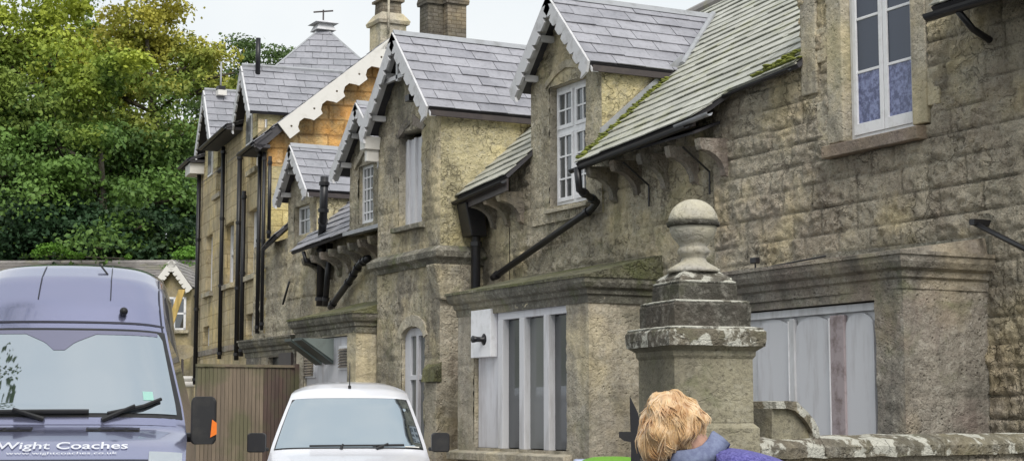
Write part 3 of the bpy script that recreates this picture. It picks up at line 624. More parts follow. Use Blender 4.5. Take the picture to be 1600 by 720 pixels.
# ================================================================== MIDDLE COTTAGE
cot = thing('gabled_cottage', 'middle stone cottage with tall projecting gabled porch, bracketed eaves and small slate dormers', 'cottage', (WX, 23, 0))
PX = 9.7
stonewall('wall', (WX + .01, 0, 0), (0, 1, 0), (-1, 0, 0), 19.9, 30.6, 0, 5.0, 'wall_cot', cot, [(24.2, 25.2, 4.42, 5.0), (20.7, 22.9, 0, 5)], lambda u, z: z < 4.75, .045, .016, .010, .31, .55, 16)
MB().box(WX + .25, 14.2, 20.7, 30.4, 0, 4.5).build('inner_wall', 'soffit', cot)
# porch
ptop = 5.82
PXo = [onX(628, 560, PX).y, onX(664, 560, PX).y]
door = (min(PXo), max(PXo), 0.1, onX(640, 512, PX).z)
opening = (onX(660, 300, PX).y, onX(624, 300, PX).y, onX(640, 350, PX).z, onX(640, 205, PX).z)
d2 = dormer(cot, PX, 20.7, 22.92, 21.8, 5.76, 7.05, 9.45, 12.7, 3.7, opening, 'wall_cot', seed=12, eo=.12, Xc=12.2, zc=3.75, teeth=.24, bd=.2)
MB().box(PX + .10, PX + .14, opening[0], opening[1], opening[2], opening[3] - .1).build('window_frame', 'greyw', d2)
lo = MB()
for k in range(3): y = opening[0] + (opening[1] - opening[0]) * (.2 + .3 * k); lo.box(PX + .06, PX + .101, y - .02, y + .02, opening[2], opening[3] - .1)
lo.build('window_mullion', 'greyp', d2)
MB().prism([(PX - .02, opening[0] - .12, opening[3]), (PX - .02, (opening[0] + opening[1]) / 2, opening[3] + .28), (PX - .02, opening[1] + .12, opening[3]), (PX - .02, opening[1] + .04, opening[3] - .06), (PX - .02, (opening[0] + opening[1]) / 2, opening[3] + .1), (PX - .02, opening[0] - .04, opening[3] - .06)], (.08, 0, 0)).build('hood_mould', 'dressgrey', d2)
sillbox(d2, PX, opening[0] - .1, opening[1] + .1, opening[2], .1, .1, 'cornice')
# gable truss: vertical king post and spotlight
MB().box(9.5, 9.56, 21.77, 21.83, 6.35, 6.95).build('king_post', 'board', d2); MB().box(9.5, 9.55, 21.35, 22.25, 6.38, 6.44).build('collar_beam', 'board', d2)
c = Vector((9.62, 21.45, 6.05)); MB().box(c.x - .1, c.x + .02, c.y - .05, c.y + .09, c.z - .05, c.z + .04).build('spotlight', 'black', d2)
e = MB(); e.box(9.45, 9.75, 22.86, 23.06, 5.5, 5.7); e.box(9.5, 9.7, 22.9, 22.99, 5.32, 5.5); e.build('kneeler', 'boardw', d2, bevel=.01)
# lower porch wall, string course, buttress, door
lw = stonewall('porch_wall', (PX, 0, 0), (0, 1, 0), (-1, 0, 0), 20.7, 22.92, 0, 3.72, 'wall_cot', cot, [door], None, .04, .014, .010, .45, .6, 18)
stonewall('side_wall', (0, 20.7, 0), (1, 0, 0), (0, -1, 0), PX, WX + .05, 0, 3.76, 'wall_near', lw, step=.05, rough=.02, seed=19)
path = [lambda o: (WX + .02, 20.7 - o), lambda o: (PX - o, 20.7 - o), lambda o: (PX - o, 22.92 + o), lambda o: (WX + .02, 22.92 + o)]
MB().ring(path, [(-.05, 3.6), (.03, 3.6), (.06, 3.66), (.12, 3.7), (.13, 3.78), (.03, 3.86), (-.05, 3.86)]).build('string_course', 'cornice', lw)
MB().prism([(PX + .02, 20.68, 2.26), (PX + .02, 20.68, 1.98), (PX - .10, 20.68, 1.98), (PX - .07, 20.68, 2.16)], (0, .42, 0)).build('buttress_cap', 'moss', lw)
MB().box(PX - .05, PX + .02, 20.70, 21.08, 0, 1.98).build('buttress', 'wall_near', lw, bevel=.02)
MB().prism([(PX - .13, 20.62, 3.6), (PX - .02, 20.62, 3.1), (PX + .4, 20.62, 3.1), (PX + .6, 20.62, 3.6)], (0, .3, 0)).build('corbel_stone', 'wall_cot', lw, bevel=.03)
rv = MB(); D = .2
for y in door[:2]: rv.add([(PX, y, door[2]), (PX + D, y, door[2]), (PX + D, y, door[3]), (PX, y, door[3])], [(0, 1, 2, 3)])
rv.add([(PX, door[0], door[3]), (PX + D, door[0], door[3]), (PX + D, door[1], door[3]), (PX, door[1], door[3])], [(0, 1, 2, 3)]); rv.build('reveal', 'wall_cot', lw)
ar = []; yc_ = (door[0] + door[1]) / 2; hw = (door[1] - door[0]) / 2
for k in range(9): a = math.pi * k / 8; ar.append((PX - .03, yc_ - (hw + .1) * math.cos(a), door[3] - .12 + .3 * math.sin(a)))
for k in range(8, -1, -1): a = math.pi * k / 8; ar.append((PX - .03, yc_ - hw * math.cos(a), door[3] - .16 + .18 * math.sin(a)))
MB().prism(ar, (.1, 0, 0)).build('door_arch', 'dress', lw)
dx = PX + .05; dr = MB(); dr.box(dx, dx + .06, door[0], door[0] + .07, .1, door[3]); dr.box(dx, dx + .06, door[1] - .2, door[1], .1, door[3]); dr.box(dx, dx + .06, door[0] + .07, door[1] - .2, door[3] - .12, door[3])
mm_ = door[0] + (door[1] - door[0]) * .42; dr.box(dx - .02, dx + .07, mm_ - .035, mm_ + .035, .1, door[3] - .12); dr.box(dx - .004, dx + .05, door[0] + .07, door[1] - .2, 2.02, 2.09); dr.box(dx, dx + .05, door[0] + .07, door[1] - .2, .1, 1.0)
dr.build('door', 'greyw', lw, bevel=.005); MB().box(dx + .03, dx + .04, door[0] + .05, door[1] - .15, .9, door[3] - .1).build('door_glass', 'glassd', lw)
# roofs between gables
def small_roof(y_near, z_near, y_far, z_far, seed, Xe=9.93, top=12.75, sm='sl_green', gut=True):
    k = (z_far - z_near) / (y_far - y_near); fz = lambda x, y: z_near + k * (y - y_near) + .9 * (x - Xe)
    A = Vector((0, 1, k)).normalized(); S = Vector((1, 0, .9)).normalized(); nn = A.cross(S).normalized(); S = nn.cross(A); S = S if S.z > 0 else -S
    E = Vector((Xe, y_near, z_near)); q = lambda x, y: ((Vector((x, y, fz(x, y))) - E).dot(A), (Vector((x, y, fz(x, y))) - E).dot(S))
    r = slates('roof', E, A, S, [q(Xe, y_near), q(Xe, y_far), q(top, y_far), q(top, y_near)], sm, cot, .4, .22, .014, seed)
    if gut: gutter(cot, (Xe - .03, y_near, z_near - .07), (Xe - .03, y_far, z_far - .07)); MB().prism([(Xe + .03, y_near, z_near - .04), (Xe + .03, y_far, z_far - .04), (Xe + .03, y_far, z_far - .2), (Xe + .03, y_near, z_near - .2)], (.025, 0, 0)).build('fascia', 'brown', cot)
    return fz
f1 = small_roof(19.2, 4.66, 20.69, 4.54, 31)
corbels(cot, [(y, 4.50) for y in (19.5, 19.9, 20.3)], 9.97, WX + .02)
f2 = small_roof(24.76, 4.44, 27.4, 4.34, 32, sm='sl_far', gut=False)
qa, qb = onX(447, 362, 10.1), onX(409, 389, 10.1); qa.y = 28.66; f3 = small_roof(qa.y, qa.z, qb.y, qb.z, 33, Xe=10.1, sm='sl_far', gut=False, top=11.2)
corbels(cot, [(23.1 + .42 * k, 4.36 - .015 * k) for k in range(10)], 9.97, WX + .02)
MB().prism([(12.75, 19, 7.1), (12.75, 30.4, 7.0), (15.5, 30.4, 4.6), (15.5, 19, 4.6)], (0, 0, -.08)).build('back_roof', 'sl_far', cot)
# small dormers: the nearer one stands out over the brackets
XD = 9.98; wo_ = (onX(584, 300, XD).y, onX(562, 300, XD).y, onX(572, 349, XD).z, onX(572, 258, XD).z)
db = dormer(cot, XD, 23.0, 24.75, 23.95, 5.42, 6.40, 9.76, 12.3, 4.40, wo_, 'wall_cot', seed=41, eo=.12, bd=.17, teeth=.2)
glazed('window_frame', XD + .05, wo_[0], wo_[1], wo_[2], wo_[3], db, 4, 5, fr=.045, bar=.022, gl='glassd')
MB().prism([(XD - .06, wo_[0] - .1, wo_[3] - .04), (XD - .06, (wo_[0] + wo_[1]) / 2, wo_[3] + .2), (XD - .06, wo_[1] + .1, wo_[3] - .04), (XD - .06, wo_[1] + .1, wo_[3] + .07), (XD - .06, (wo_[0] + wo_[1]) / 2, wo_[3] + .32), (XD - .06, wo_[0] - .1, wo_[3] + .07)], (.06, 0, 0)).build('hood_mould', 'dress', db)
MB().prism([(XD - .1, 22.95, 4.44), (XD + .1, 22.95, 4.50), (XD + .1, 22.95, 4.40), (XD - .1, 22.95, 4.38)], (0, 1.85, 0)).build('lead_edge', 'lead', db)
da = dormer(cot, WX - .02, 27.15, 28.62, 27.9, 5.42, 6.32, 10.1, 12.0, 3.6, (27.45, 28.25, 4.25, 5.25), 'wall_cot', seed=43, eo=.1, bd=.17, teeth=.2, cheekmat='cheek', slatemat='sl_far')
glazed('window_frame', WX + .06, 27.45, 28.25, 4.25, 5.25, da, 3, 4, fr=.045, bar=.022, gl='glassd')
# pipes between porch and middle bay
def P_(px, py, X=10.22): return onX(px, py, X)
pipe(cot, [P_(507, 276, 10.0), P_(505, 340, 10.0), P_(502, 380, 10.25), P_(500, 478, 10.25)], .07, name='soil_pipe')
pipe(cot, [P_(516, 380, 10.25), P_(508, 478, 10.25)], .05)
pipe(cot, [P_(576, 403, 10.2), P_(562, 412, 10.2), P_(548, 436, 10.2), P_(516, 480, 10.2)], .055)
pipe(cot, [P_(474, 393, 9.95), P_(478, 408, 9.98), P_(496, 414, 10.2)], .035, collars=False)
pipe(cot, [(10.0, 20.50, 4.42), (10.1, 20.5, 4.15), (10.15, 20.5, 4.0), (10.15, 20.5, 1.0)], .065); MB().prism([(9.92, 20.36, 4.44), (10.2, 20.36, 4.44), (10.26, 20.36, 3.98), (10.02, 20.36, 3.98)], (0, .3, 0)).build('hopper_head', 'black', cot, bevel=.015)
pipe(cot, [P_(442, 475, 10.27), P_(452, 440, 10.27)], .02, collars=False, name='stay_rod')
# middle boxed bay
bm_ = bay(cot, 23.0, 25.55, BX, WX, 3.05, (23.34, 25.2), 1.0, 2.72, 'boxed bay above the white van with white louvred boards', 'dress', 'cornice', .3)
Y = lambda px: onX(px, 560, BX).y
MB().box(BX + .05, BX + .1, 23.345, 25.195, 1.0, 2.71).build('white_board', 'greyw', bm_)
for pa, pb in ((473, 489), (527, 543)):
    a, b = Y(pb), Y(pa); zl = 2.14 if pa < 500 else 2.24; fr = MB().box(BX + .02, BX + .05, a, b, zl - .03, zl + .33).build('louvre_panel', 'white', bm_)
    lv = MB()
    for k in range(7): z = zl + .03 + k * .042; lv.prism([(BX + .02, a + .03, z), (BX - .005, a + .03, z - .03), (BX - .005, a + .03, z - .022), (BX + .02, a + .03, z + .008)], (0, b - a - .06, 0))
    lv.build('louvre_slat', 'dressgrey', bm_)
# tilted open flaps with solid cheeks
M['flap'] = paint('dark green flap', (.045, .06, .058), .4, .4, (.14, .16, .15)); M['cheekpl'] = paint('grey green side sheet', (.17, .20, .19), .35, .4, (.09, .1, .09))
for k, (pa, pb) in enumerate(((503, 493), (521, 508))):
    ya, yb = Y(pa), Y(pb); d_ = .52; z0, z1 = 2.30, 2.66; tp = MB()
    tp.prism([(BX, ya, z0), (BX - d_, ya, z1), (BX - d_, ya, z1 + .04), (BX, ya, z0 + .05)], (0, yb - ya, 0)); fl = tp.build('hopper_flap', 'flap', bm_)
    MB().prism([(BX, ya - .012, z0 + .05), (BX - d_, ya - .012, z1 + .03), (BX, ya - .012, z1 + .03)], (0, .01, 0)).build('side_sheet', 'cheekpl', bm_)
# further bay
bf = bay(cot, 25.9, 28.4, BX + .1, WX, 2.82, (26.6, 27.2), 1.0, 2.5, 'low boxed bay with flat cornice behind the timber fence', 'dressgrey', 'cornice', .16)
MB().box(BX + .18, BX + .2, 26.6, 27.2, 1.0, 2.5).build('glass', 'glass', bf)
MB().box(BX + .05, BX + .12, 25.95, 26.55, 2.2, 2.55).build('dark_vent', 'brown', bf)

# ================================================================== FAR TALL HOUSE
fa = R(27.6 - 19.9); fd = Vector((math.sin(fa), math.cos(fa), 0)); fn = Vector((math.cos(fa), -math.sin(fa), 0)); P0 = Vector((10.35, 29.9, 0))
tall = thing('tall_stone_house', 'tall three storey stone house with big white bargeboard, far end of the row', 'house', P0)
def F(u, w, z): return P0 + fd * u + fn * w + Vector((0, 0, z))
def fpix(px, py, w=0): q = onP(px, py, P0 + fn * w, fn) - P0; return q.dot(fd), q.z
def gpix(px, py, u): q = onP(px, py, P0 + fd * u, fd) - P0; return q.dot(fn), q.z
wins = []
for (pl, pr, pt, pb) in ((322, 332, 370, 458), (351, 365, 346, 444), (387, 403, 316, 428)):
    ub, _ = fpix(pl, 400); ua, _ = fpix(pr, 400); wins.append((ua, ub, 4.25, 5.55))
for (pl, pr) in ((338, 347), (391, 402)):
    ub, _ = fpix(pl, 280); ua, _ = fpix(pr, 280); wins.append((ua, ub, 6.35, 7.3))
for (pl, pr) in ((317, 327), (384, 395)):
    ub, _ = fpix(pl, 530); ua, _ = fpix(pr, 530); wins.append((ua, ub, 3.05, 3.5))
ub, _ = fpix(317, 560); ua, _ = fpix(327, 560); wins.append((ua, ub, 2.1, 2.6))
WALLTOP = 7.04
stonewall('wall', P0, fd, -fn, 0, 8.15, 0, 7.4, 'far', tall, wins, lambda u, z: z < WALLTOP or u > 1.0, .1, .004, .004, .31, .62, 51)
for i, (a, b, z0, z1) in enumerate(wins):
    f = MB(); f.obox(F(a, .12, z0), fd * (b - a), fn * .05, Vector((0, 0, 1)), A=(0, .14), B=(0, 1), Cc=(0, z1 - z0)); f.obox(F(a, .12, z0), fd * (b - a), fn * .05, Vector((0, 0, 1)), A=(.86, 1), B=(0, 1), Cc=(0, z1 - z0))
    f.obox(F(a, .12, z0), fd * (b - a), fn * .05, Vector((0, 0, 1)), A=(.14, .86), B=(0, 1), Cc=(0, .08)); f.obox(F(a, .12, z0), fd * (b - a), fn * .05, Vector((0, 0, 1)), A=(.14, .86), B=(0, 1), Cc=((z1 - z0) / 2, (z1 - z0) / 2 + .05))
    fr = f.build('window', 'white', tall)
    MB().obox(F(a, .16, z0), fd * (b - a), fn * .02, Vector((0, 0, z1 - z0))).build('glass', 'glassd', fr)
    rv = MB()
    for u in (a, b): rv.add([F(u, 0, z0), F(u, .14, z0), F(u, .14, z1), F(u, 0, z1)], [(0, 1, 2, 3)])
    rv.add([F(a, 0, z1), F(a, .14, z1), F(b, .14, z1), F(b, 0, z1)], [(0, 1, 2, 3)]); rv.build('reveal', 'far', fr)
    if z1 - z0 > .6: MB().obox(F(a - .12, -.08, z0 - .1), fd * (b - a + .24), fn * .2, Vector((0, 0, .1))).build('sill', 'dress', fr)
MB().obox(F(-.03, -.03, 2.84), fd * 8.2, fn * .05, Vector((0, 0, .12))).build('string_course', 'dressgrey', tall)
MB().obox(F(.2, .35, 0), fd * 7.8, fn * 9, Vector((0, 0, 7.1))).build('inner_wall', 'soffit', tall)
stonewall('end_wall', P0 + fd * 8.15, fn, fd, 0, 9.5, 0, 7.5, 'far', tall, (), None, .3, .004, .004, seed=52)
# near gable: verge line measured from the photo
ug = -.02; uv = -.32
wa, za_ = gpix(397, 222, uv); wb, zb_ = gpix(602, 66, uv); sg = (zb_ - za_) / (wb - wa)
wr = wb + .1; zr = zb_ + .1 * sg           # ridge
vz = lambda w_: za_ + sg * (w_ - wa) if w_ < wr else zr - sg * (w_ - wr)
stonewall('gable_wall', P0 + fd * ug, fn, -fd, 0.0, 2 * wr - wa - .5, 3.5, zr, 'fargable', tall, (), lambda u, z: z < vz(u) - .12 and (z > 6.25 + .0 * u), .07, .015, .012, .35, .55, 53)
stonewall('gable_wall', P0 + fd * ug, fn, -fd, 0.0, 2 * wr - wa - .5, 3.0, 6.25, 'fargab2', tall, (), lambda u, z: z < vz(u) - .12, .09, .012, .01, .35, .55, 54)
Lr = math.hypot(wr - wa, zr - za_); ue = 8.5
so_ = -wa * Lr / (wr - wa) + .0
slates('roof', F(uv, wa, za_), fd, fn * (wr - wa) + Vector((0, 0, zr - za_)), [(0, so_), (ue - uv, so_), (ue - uv, Lr), (0, Lr)], 'sl_far', tall, .4, .25, .014, 61, s0=0)
for ua_, ub_ in ((uv, 1.0), (2.5, 5.5), (7.2, ue)):
    slates('eave_roof', F(uv, wa, za_), fd, fn * (wr - wa) + Vector((0, 0, zr - za_)), [(ua_ - uv, 0), (ub_ - uv, 0), (ub_ - uv, so_), (ua_ - uv, so_)], 'sl_far', tall, .4, .25, .014, 63, s0=0) if ub_ < 1.5 else slates('eave_roof', F(ua_, -.35, 7.42), fd, fn * 1.6 + Vector((0, 0, za_ + sg * (1.25 - wa) - 7.40)), [(0, 0), (ub_ - ua_, 0), (ub_ - ua_, 1.75), (0, 1.75)], 'sl_far', tall, .4, .25, .014, 64, s0=0)
slates('roof', F(uv, 2 * wr - wa, za_), fd, -fn * (wr - wa) + Vector((0, 0, zr - za_)), [(0, 0), (ue - uv, 0), (ue - uv, Lr), (0, Lr)], 'sl_far', tall, .6, .35, .014, 62)
w1, z1 = gpix(434, 207, uv)
barge('bargeboard', F(uv, w1, vz(w1) - .0), F(uv, wr, zr), -fd, 'boardw', tall, .36, .6, .15, .05, .0, True, 's', label='broad white bargeboard with round holes and notched lower edge')
barge('bargeboard', F(uv, 2 * wr - w1, vz(w1) - .0), F(uv, wr, zr), -fd, 'boardw', tall, .36, .6, .15, .05, .0, True, 's')
MB().prism([F(uv + .02, wa, za_ - .05), F(uv + .02, w1 + .1, vz(w1 + .1) - .05), F(uv + .02, w1 + .1, vz(w1 + .1) - .2), F(uv + .02, wa + .12, za_ - .14)], fd * .3).build('eave_box', 'soffit', tall)
for ua_, ub_ in ((uv, 1.0), (2.5, 5.5), (7.2, 8.6)):
    ge, gz = (wa - .05, za_ - .04) if ub_ < 1.5 else (-.39, 7.38)
    gutter(tall, F(ua_, ge, gz), F(ub_, ge, gz), .045)
    MB().prism([F(ua_ + .02, ge + .05, gz - .05), F(ua_ + .02, 0, gz - .05), F(ua_ + .02, 0, gz + .01), F(ua_ + .02, ge + .05, gz + .01)], fd * (ub_ - ua_ - .04)).build('soffit_board', 'soffit', tall)
MB().prism([F(7.3, -.33, 7.08), F(7.3, 0, 7.08), F(7.3, 0, 7.32), F(7.3, -.33, 7.32)], fd * .7).build('white_soffit_box', 'boardw', tall)
# facade dormers, ridge runs back into the roof (direction fn)
def fdormer(pk, lf, uc, hw_, ze, za, back, label):
    w0 = wa * .6
    # front triangle + walls, board, roof
    mb = MB(); mb.prism([F(uc - hw_ * .82, -.0, 7.0), F(uc + hw_ * .82, -.0, 7.0), F(uc + hw_ * .82, 0, ze), F(uc, 0, za - .15), F(uc - hw_ * .82, 0, ze)], fn * 2.2); d = mb.build('dormer', 'fargab2', tall)
    sw_ = hw_ * .82; MB().obox(F(uc - .28, -.03, 6.9), fd * .56, fn * .04, Vector((0, 0, ze - 6.75))).build('window_frame', 'white', d); MB().obox(F(uc - .22, -.04, 6.95), fd * .44, fn * .02, Vector((0, 0, ze - 6.9))).build('glass', 'glass', d)
    Ls = math.hypot(hw_, za - ze)
    for s in (-1, 1):
        slates('dormer_roof', F(uc + s * hw_, w0, ze), fn, -fd * s * hw_ + Vector((0, 0, za - ze)), [(0, 0), (back, 0), (back, Ls), (0, Ls)], 'sl_far', d, .42, .22, .013, 70 + s + int(uc))
        barge('bargeboard', F(uc + s * hw_, w0, ze), F(uc, w0, za), -fn, 'board', d, .2, .24, .09)
    MB().tube([F(uc, w0, za + .02), F(uc, back + w0, za + .02)], .05, 6).build('ridge_cap', 'lead', d)
    return d
d_a = fdormer(None, None, 1.75, .95, 7.42, 8.5, 3.6, '')
d_b = fdormer(None, None, 6.35, 1.05, 7.55, 8.85, 3.4, '')
# flue pipe on dormer roof
q = onP(403, 98, F(1.6, .6, 8), fd); pipe(tall, [q - Vector((0, 0, .25)), q + Vector((0, 0, .5))], .05, name='flue_pipe', collars=False)
q = onP(345, 134, F(6.2, .5, 8), fd); pipe(tall, [q - Vector((0, 0, .2)), q + Vector((0, 0, .55))], .02, 'lead', name='thin_mast', collars=False)
MB().box(q.x - .08, q.x + .08, q.y - .1, q.y + .1, q.z - .12, q.z - .02).build('roof_vent', 'black', tall); MB().box(q.x - .1, q.x + .1, q.y - .14, q.y + .05, q.z - .24, q.z - .121).build('vent_base', 'boardw', tall)
# facade downpipes
for px, top, bot, r in ((308, 262, 600, .05), (346, 232, 560, .045), (372, 240, 562, .05), (379, 300, 556, .045), (404, 235, 520, .04), (411, 240, 515, .035), (421, 245, 372, .035)):
    u, z = fpix(px, (top + bot) / 2, -.08); _, zt_ = fpix(px, top, -.08); _, zb2 = fpix(px, bot, -.08)
    pipe(tall, [F(u, -.08, zt_), F(u, -.08, zb2)], r, collars=True)
# chimneys
def chimney(parent, px0, px1, ybase, ytop, d, mat, cap, pots=0, name='chimney', taper=None):
    a = atZ(px0, ybase, d); b = atZ(px1, ybase, d); tz = atZ(px0, ytop, d).z; c = (a + b) / 2; w_ = (b - a).length * .42; ch = MB()
    ch.box(c.x - w_ / 2, c.x + w_ / 2, c.y - w_ / 2, c.y + w_ / 2, a.z - 1.5, tz)
    o_ = ch.build(name, mat, parent, bevel=.015)
    return c, w_, tz, o_
# pale stepped chimney near the gable apex
dch = 36.0; a = atZ(606, 75, dch); s_ = .62
zt_ = lambda y: atZ(606, y, dch).z
cc = MB(); cc.box(a.x - s_ / 2, a.x + s_ / 2, a.y - s_ / 2, a.y + s_ / 2, a.z - 2, zt_(42))
ch = cc.build('chimney', 'dress', tall, bevel=.01)
def sq(mb, c, s0, z0, s1, z1):
    V = [(c.x + dx * s0 / 2, c.y + dy * s0 / 2, z0) for dx, dy in ((-1, -1), (1, -1), (1, 1), (-1, 1))] + [(c.x + dx * s1 / 2, c.y + dy * s1 / 2, z1) for dx, dy in ((-1, -1), (1, -1), (1, 1), (-1, 1))]
    mb.add(V, [(0, 3, 2, 1), (4, 5, 6, 7), (0, 1, 5, 4), (1, 2, 6, 5), (2, 3, 7, 6), (3, 0, 4, 7)])
mb = MB(); sq(mb, a, .72, zt_(42), .76, zt_(37)); sq(mb, a, .76, zt_(37), .5, zt_(24)); mb.build('chimney_shoulder', 'dress', ch)
mb = MB(); sq(mb, a, .46, zt_(24), .44, zt_(6)); sq(mb, a, .56, zt_(6), .56, zt_(2)); mb.build('chimney_stack', 'tuft', ch, bevel=.01)
mb = MB(); mb.lathe((a.x, a.y, zt_(2)), [(.12, 0), (.10, .3), (.12, .32)]); mb.build('chimney_pot', 'boardw', ch, smooth=False)
pipe(ch, [(a.x - .16, a.y - .40, zt_(60)), (a.x - .16, a.y - .40, zt_(8))], .025, 'dress', 'flue', collars=False)
# brick chimney
dch = 33.0
for (pc, wd, mt_, lab) in ((690 - 14, .40, 'tuft', 'dark chimney shaft'), (707, .42, 'tuft', None)):
    a = atZ(pc, 60, dch); zt2 = lambda y: atZ(pc, y, dch).z; mb = MB(); sq(mb, a, wd, a.z - 1.5, wd, zt2(10)); sq(mb, a, wd + .08, zt2(10), wd + .1, zt2(5)); sq(mb, a, wd + .1, zt2(5), wd + .04, zt2(-6))
    mb.build('chimney', mt_ if pc > 690 else stone('dark brick', (.12, .11, .10), (.10, .09, .08), (.17, .15, .12), .1, .4, .2, 0, .3, .6, brick=(.23, .08, .012), seed=55), cot, label=lab)  # left shaft uses a darker copy of the brick colour
# pyramid roof with finial
ap = atZ(505, 42, 40.0); pb_ = ap.z - 2.3; hb = 2.05; rot = R(-7); cs = [Vector((ap.x, ap.y, 0)) + Matrix.Rotation(-fa - R(12), 3, 'Z') @ Vector((dx * hb, dy * hb, 0)) for dx, dy in ((-1, -1), (1, -1), (1, 1), (-1, 1))]
MB().prism([c + Vector((0, 0, 3)) for c in cs], (0, 0, pb_ - 3.0)).build('tower_wall', 'far', tall)
for i in range(4):
    a, b = cs[i] + Vector((0, 0, pb_)), cs[(i + 1) % 4] + Vector((0, 0, pb_)); Ad = (b - a); ln = Ad.length; mid_ = (a + b) / 2; Sd = ap - mid_
    slates('pyramid_roof', a, Ad, Sd, [(0, 0), (ln, 0), (ln / 2, Sd.length)], 'sl_far', tall, .4, .25, .014, 80 + i)
    MB().tube([a + Vector((0, 0, .02)), ap], .035, 6).build('hip_cap', 'lead', tall)
mb = MB(); sq(mb, ap, .5, ap.z - .12, .34, ap.z + .05); sq(mb, ap, .6, ap.z + .05, .25, ap.z + .13); fin = mb.build('finial', 'board', tall)
MB().tube([ap, ap + Vector((0, 0, .42))], .02, 6).tube([ap + Vector((-.22, .1, .36)), ap + Vector((.22, -.1, .40))], .02, 6).build('weather_vane', 'brown', fin)

# ================================================================== BACKGROUND LODGE
LD = 52.0
lod = thing('lodge', 'small background lodge with slate roof and white bargeboarded gable beyond the coach', 'house', atZ(150, 600, LD) * 1 )
lod.location.z = 0
rt = Vector((math.cos(TH + R(2)), -math.sin(TH + R(2)), 0)); fw = Vector((math.sin(TH + R(2)), math.cos(TH + R(2)), 0))
c0 = atZ(270, 600, LD); c0.z = 0
zz = lambda y: atZ(270, y, LD).z
def G(r_, f_, z): return c0 + rt * r_ + fw * f_ + Vector((0, 0, z))
ppm = FPX / LD
MB().prism([G(-12, .35, 0), G(1.1, .35, 0), G(1.1, .35, zz(455)), G(-12, .35, zz(455))], fw * 5).build('wall', 'lodge', lod)
zr_ = zz(397); ze_ = zz(462)
slates('roof', G(-12, 0, ze_), rt, fw * 2.9 + Vector((0, 0, zr_ - ze_)), [(0, 0), (13.1, 0), (13.1, math.hypot(2.9, zr_ - ze_)), (0, math.hypot(2.9, zr_ - ze_))], 'sl_lodge', lod, .4, .16, .014, 91)
MB().tube([G(-12, 2.9, zr_), G(1.1, 2.9, zr_)], .09, 8).build('ridge_tiles', 'sl_lodge', lod)
hw = 33 / ppm; zp = zz(408); zg = zz(450)
MB().prism([G(-hw * .9, -.3, 0), G(hw * .9, -.3, 0), G(hw * .9, -.3, zg), G(0, -.3, zp - .2), G(-hw * .9, -.3, zg)], fw * .7).build('gable_wall', 'lodge', lod)
for s in (-1, 1):
    barge('bargeboard', G(s * hw, -.5, zg - .05), G(0, -.5, zp), -fw, 'boardw', lod, .22, .16, .1, .05, .05)
    Ls = math.hypot(hw, zp - zg); slates('gable_roof', G(s * hw, -.5, zg), fw, -rt * s * hw + Vector((0, 0, zp - zg)), [(0, 0), (2.2, 0), (2.2, Ls), (0, Ls)], 'sl_lodge', lod, .4, .16, .012, 95 + s)
a0, a1 = (256 - 270) / ppm, (292 - 270) / ppm
f = MB(); zb_w, zt_w = zz(516), zz(465)
for (r0, r1, q0, q1) in ((a0, a0 + .07, zb_w, zt_w), (a1 - .07, a1, zb_w, zt_w), (a0, a1, zt_w - .06, zt_w), (a0, a1, zb_w, zb_w + .06), (a0, a1, (zb_w + zt_w) / 2 - .03, (zb_w + zt_w) / 2 + .03), ((a0 + a1) / 2 - .03, (a0 + a1) / 2 + .03, zb_w, zt_w)):
    f.obox(G(r0, -.34, q0), rt * (r1 - r0), fw * .04, Vector((0, 0, q1 - q0)))
wf = f.build('window', 'white', lod); MB().obox(G(a0, -.325, zb_w), rt * (a1 - a0), fw * .015, Vector((0, 0, zt_w - zb_w))).build('glass', 'glass', wf)
MB().obox(G(a0 - .1, -.42, zb_w - .1), rt * (a1 - a0 + .2), fw * .15, Vector((0, 0, .1))).build('sill', 'dress', wf)
# oval canopy and plank in front of the lodge
q = atZ(285, 546, LD - 1)
cn = thing('oval_board', 'yellowish oval board below the lodge window', 'board', q)
MB().prism([q + rt * (.42 * math.cos(k * math.pi / 10)) + Vector((0, 0, .30 * math.sin(k * math.pi / 10) * (1 if math.sin(k * math.pi / 10) < 0 else .5))) for k in range(20)], fw * .05).build('board', 'lodge', cn)
MB().tube([q + fw * .03 - Vector((0, 0, .28)), Vector((q.x, q.y, 0)) + fw * .03], .04, 6).build('post', 'brown', cn)
a = atZ(259, 512, LD - 1.2); b = atZ(279, 452, LD - 1.2)
pl = MB().obox(a, b - a, rt * .2, fw * .06).build('timber_plank', 'plank'); tag(pl, 'yellow timber plank leaning against the lodge window', 'plank')
ex = MB().tube([a + rt * .1 + fw * .1, Vector((a.x, a.y, 0)) + fw * .1], .05, 6)
ex.build('prop_post', 'plank', pl)
q = atZ(292, 604, 40); cl = thing('garden_table', 'pale folded sheet over a low table between the coach and the fence', 'table', (q.x, q.y, 0))
mb = MB(); mb.obox(q - rt * .35, rt * .75, fw * .5, Vector((0, 0, .14))); mb.obox(q - rt * .2 + Vector((0, 0, .14)), rt * .35, fw * .4, Vector((0, 0, .12))); mb.build('sheet', 'boardw', cl, bevel=.05)
mb = MB()
for dx in (-.3, .33):
    for dy in (.05, .45): mb.tube([(q + rt * dx + fw * dy), Vector((q.x, q.y, 0)) + rt * dx + fw * dy], .03, 6)
mb.build('leg', 'brown', cl)

